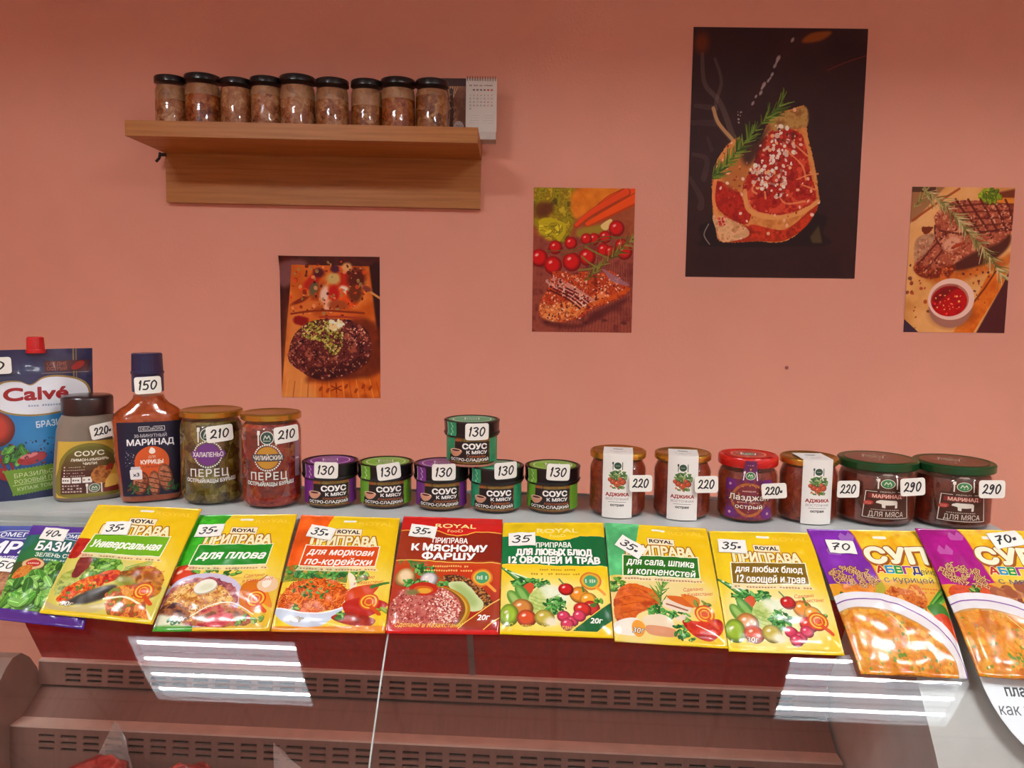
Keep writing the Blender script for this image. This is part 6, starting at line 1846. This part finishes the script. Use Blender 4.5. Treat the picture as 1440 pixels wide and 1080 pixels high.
def packet(name, label, cat, group, corners, cv, thick, lift, tag_txt, tagpx, tagrot, tagw=27, wav=.0012, seed=1, tag_slant=.2):
    """a filled sachet whose four corners lie on the counter and the glass"""
    Q = [hit(*p) for p in corners]
    def us(u, v):
        a = [Q[0][i] * (1 - u) + Q[1][i] * u for i in (0, 1)]; b = [Q[3][i] * (1 - u) + Q[2][i] * u for i in (0, 1)]
        return a[0] * (1 - v) + b[0] * v, a[1] * (1 - v) + b[1] * v
    def top(u, v, extra=0.0):
        uu, ss_ = us(u, v)
        e = min(u, 1 - u, ) / .10; e2 = min(v, 1 - v) / .09
        k = (max(0, min(1, e)) * max(0, min(1, e2)))
        k = math.sin(k * math.pi / 2)
        nz = mnoise.noise(Vector((u * 4, v * 5, seed * 3.7))) * .0012 + abs(mnoise.noise(Vector((u * 6 + v * 4, v * 8 - u * 3, seed * 1.3)))) * .0024 + abs(mnoise.noise(Vector((u * 11 - v * 7, v * 12 + u * 5, seed * 2.3)))) * .0012
        edge = wav * math.sin(u * 9 + seed) * max(0, (v - .85) / .15)
        seal = .00025 * math.sin(v * 500) if v < .07 else 0
        h_ = lift + .0012 + thick * k * (.45 + .55 * v) + nz * (.25 + .75 * k) + max(0, edge) + seal
        return surf(uu, ss_, h_ + extra), uu, ss_
    t = thing(name, label, cat, (0, 0, 0), 0, group)
    o0 = top(.5, .5)[0].copy()
    t.location = o0
    mb = MB()
    def f1(u, v): return top(u, v)[0] - o0
    def f2(u, v):
        uu, ss_ = us(u, v)
        return surf(uu, ss_, lift) - o0
    mb.grid(f1, 36, 44); mb.grid(f2, 36, 44, flip=True)
    b0 = 37 * 45
    rim = [(i, 0) for i in range(37)] + [(36, j) for j in range(1, 45)] + [(i, 44) for i in range(35, -1, -1)] + [(0, j) for j in range(43, 0, -1)]
    for p, q in zip(rim, rim[1:] + rim[:1]):
        a, b = p[1] * 37 + p[0], q[1] * 37 + q[0]
        uvp = lambda r: (r[0] / 36, 1 - r[1] / 44)
        mb.face([b, a, a + b0, b + b0], [uvp(q), uvp(p), uvp(p), uvp(q)])
    mb.build('sachet', cv.vivid(1.05, 0.98).mat(name + ' print', .26, coat=.3), t, 180)
    # price ticket: find the print position under its pixel centre
    best = None
    for i in range(41):
        for j in range(41):
            p = top(i / 40 * 1.3 - .1, j / 40 * .5)[0] - Vector((0, 0, CAMZ)); q = CAM_R.transposed() @ p
            x = 720 + FPX * q.x / -q.z; y = 540 - FPX * q.y / -q.z
            d = (x - tagpx[0]) ** 2 + (y - tagpx[1]) ** 2
            if best is None or d < best[0]: best = (d, i / 40 * 1.3 - .1, j / 40 * .5)
    _, u0, v0 = best
    wm = ((Q[1][0] - Q[0][0]) ** 2) ** .5; hm = abs(Q[3][1] - Q[0][1])
    wt, ht = tagw / 1000 * 1.05, tagw / 1000 * .60
    ca, sa = math.cos(tagrot), math.sin(tagrot)
    mb = MB()
    def g(ex):
        def h(a, b):
            x = (a - .5) * wt; y = (b - .5) * ht
            x, y = x * ca - y * sa, x * sa + y * ca
            return top(u0 + x / wm, v0 + y / hm, ex)[0] - o0
        return h
    mb.grid(g(.0016), 8, 6); mb.grid(g(.0011), 8, 6, flip=True)
    mb.build('price_tag', tag_mat(tag_txt, tag_slant), t, 60, label='white handwritten price ticket')
    return t


# white sheet under the packets at the left
mb = MB()
a, b, c_, d_ = [((q - CO).dot(CEX), -(q - CO).dot(CEY)) for q in (at_z(-60, 718, TOPZ), at_z(137, 721, TOPZ), at_z(150, 740, TOPZ), at_z(-60, 740, TOPZ))]
def fs(o):
    def g(u, v):
        x = (a[0] * (1 - u) + b[0] * u) * (1 - v) + (d_[0] * (1 - u) + c_[0] * u) * v
        s = (a[1] * (1 - u) + b[1] * u) * (1 - v) + (d_[1] * (1 - u) + c_[1] * u) * v
        return cw(x, max(-s, .001), TOPZ + o)
    return g
mb.grid(fs(.0009), 8, 4); mb.grid(fs(.0003), 8, 4, flip=True)
tag(mb.build('paper_sheet', plain('white paper', (232, 234, 236), .6, var=.01), None, 0), 'white paper sheet on the counter behind the purple herb packets', 'paper')

RG = 'yellow seasoning packets along the counter edge'
OG = 'purple herb packets'
SG = 'alphabet soup packets'
L0, L1, L2, L3 = .001, .002, .0035, .005
packet('spice_packet', 'blue and purple spice packet at the far left edge, partly covered', 'packet', OG, [(-42, 741), (83, 741), (28, 866), (-112, 862)], omega((70, 90, 160), 'ЗИРА', 'zira', 61), .004, L0, '50', (12, 796), .12, 30, seed=1)
packet('herb_packet', 'purple and green dried basil packet tucked under the first yellow packet', 'packet', OG, [(50, 744), (157, 749), (122, 889), (-6, 874)], omega((84, 50, 140), 'БАЗИЛИК', 'basil', 62), .004, L1 + .0055, '40-', (76, 752), .06, 32, seed=2)
packet('seasoning_packet', 'yellow packet with a light green banner lying over the purple basil packet', 'packet', RG, [(145, 721), (289, 727), (222, 886), (65, 870)], base_a(None, (110, 168, 24), ['Универсальная'], 63, pic_universal), .0045, L2 + .0125, '35-', (163, 742), -.06, 33, seed=3)
packet('seasoning_packet', 'yellow packet with green top corner and a plate of rice and boiled egg', 'packet', RG, [(283, 730), (420, 729), (382, 891), (218, 892)], base_a((52, 160, 30), (24, 130, 26), ['для плова'], 64, pic_plov), .0045, L2 + .004, '35-', (297, 747), -.02, 33, seed=4)
packet('seasoning_packet', 'yellow packet with an orange corner and a bowl of grated carrot', 'packet', RG, [(425, 727), (563, 732), (542, 893), (382, 890)], base_a((222, 84, 16), (206, 72, 18), ['для моркови', 'по-корейски'], 65, pic_carrot), .0045, L2, '35-', (450, 749), .18, 33, seed=5)
packet('seasoning_packet', 'red packet with a mound of minced meat', 'packet', RG, [(568, 728), (707, 732.5), (702, 894), (542, 892)], base_b((196, 30, 26), (150, 50, 20), (120, 22, 12), ['ПРИПРАВА', 'К МЯСНОМУ', 'ФАРШУ'], 66, pic_mince, (236, 214, 120)), .0035, L1, '35-', (593, 748), .10, 33, seed=6, wav=.0)
packet('seasoning_packet', 'yellow packet with a wide dark green header and twenty gram corner', 'packet', RG, [(707.5, 737), (848, 737), (862.5, 899), (703, 893)], base_b((230, 194, 24), (14, 110, 56), (10, 90, 44), ['ПРИПРАВА', 'ДЛЯ ЛЮБЫХ БЛЮД', '12 ОВОЩЕЙ И ТРАВ'], 67, veg, (170, 120, 30)), .0035, L1, '35', (734, 759), -.03, 33, seed=7, wav=.0)
packet('seasoning_packet', 'yellow packet with pale green corner, smoked meat and white lard slices', 'packet', RG, [(850, 738), (993, 746), (1023, 914), (864, 904)], base_a((84, 176, 110), (40, 104, 30), ['для сала, шпика', 'и копченостей'], 68, pic_lard), .0045, L1 + .001, '35-', (888, 769), .62, 33, seed=8)
packet('seasoning_packet', 'yellow packet with an olive brown banner beside the alphabet soup packets', 'packet', RG, [(996, 750), (1137, 752), (1186, 924), (1024, 918)], base_a(None, (120, 92, 20), ['для любых блюд', '12 овощей и трав'], 69, veg), .0045, L2, '35-', (1031, 769), .05, 33, seed=9)
packet('soup_packet', 'alphabet soup packet with a violet strip and chicken', 'packet', SG, [(1133, 748), (1292, 751), (1358, 957), (1208, 950)], soup((118, 40, 150), 'с курицей', 70, False), .006, L1 + .003, '70', (1182, 770), .03, 33, seed=10, wav=.004)
packet('soup_packet', 'alphabet soup packet with a magenta strip, cut by the right edge of the photo', 'packet', SG, [(1282, 752), (1440, 756), (1532, 970), (1370, 956)], soup((160, 16, 120), 'с мясом', 71, True), .006, L3 + .007, '70-', (1416, 758), -.2, 38, seed=11, wav=.004)
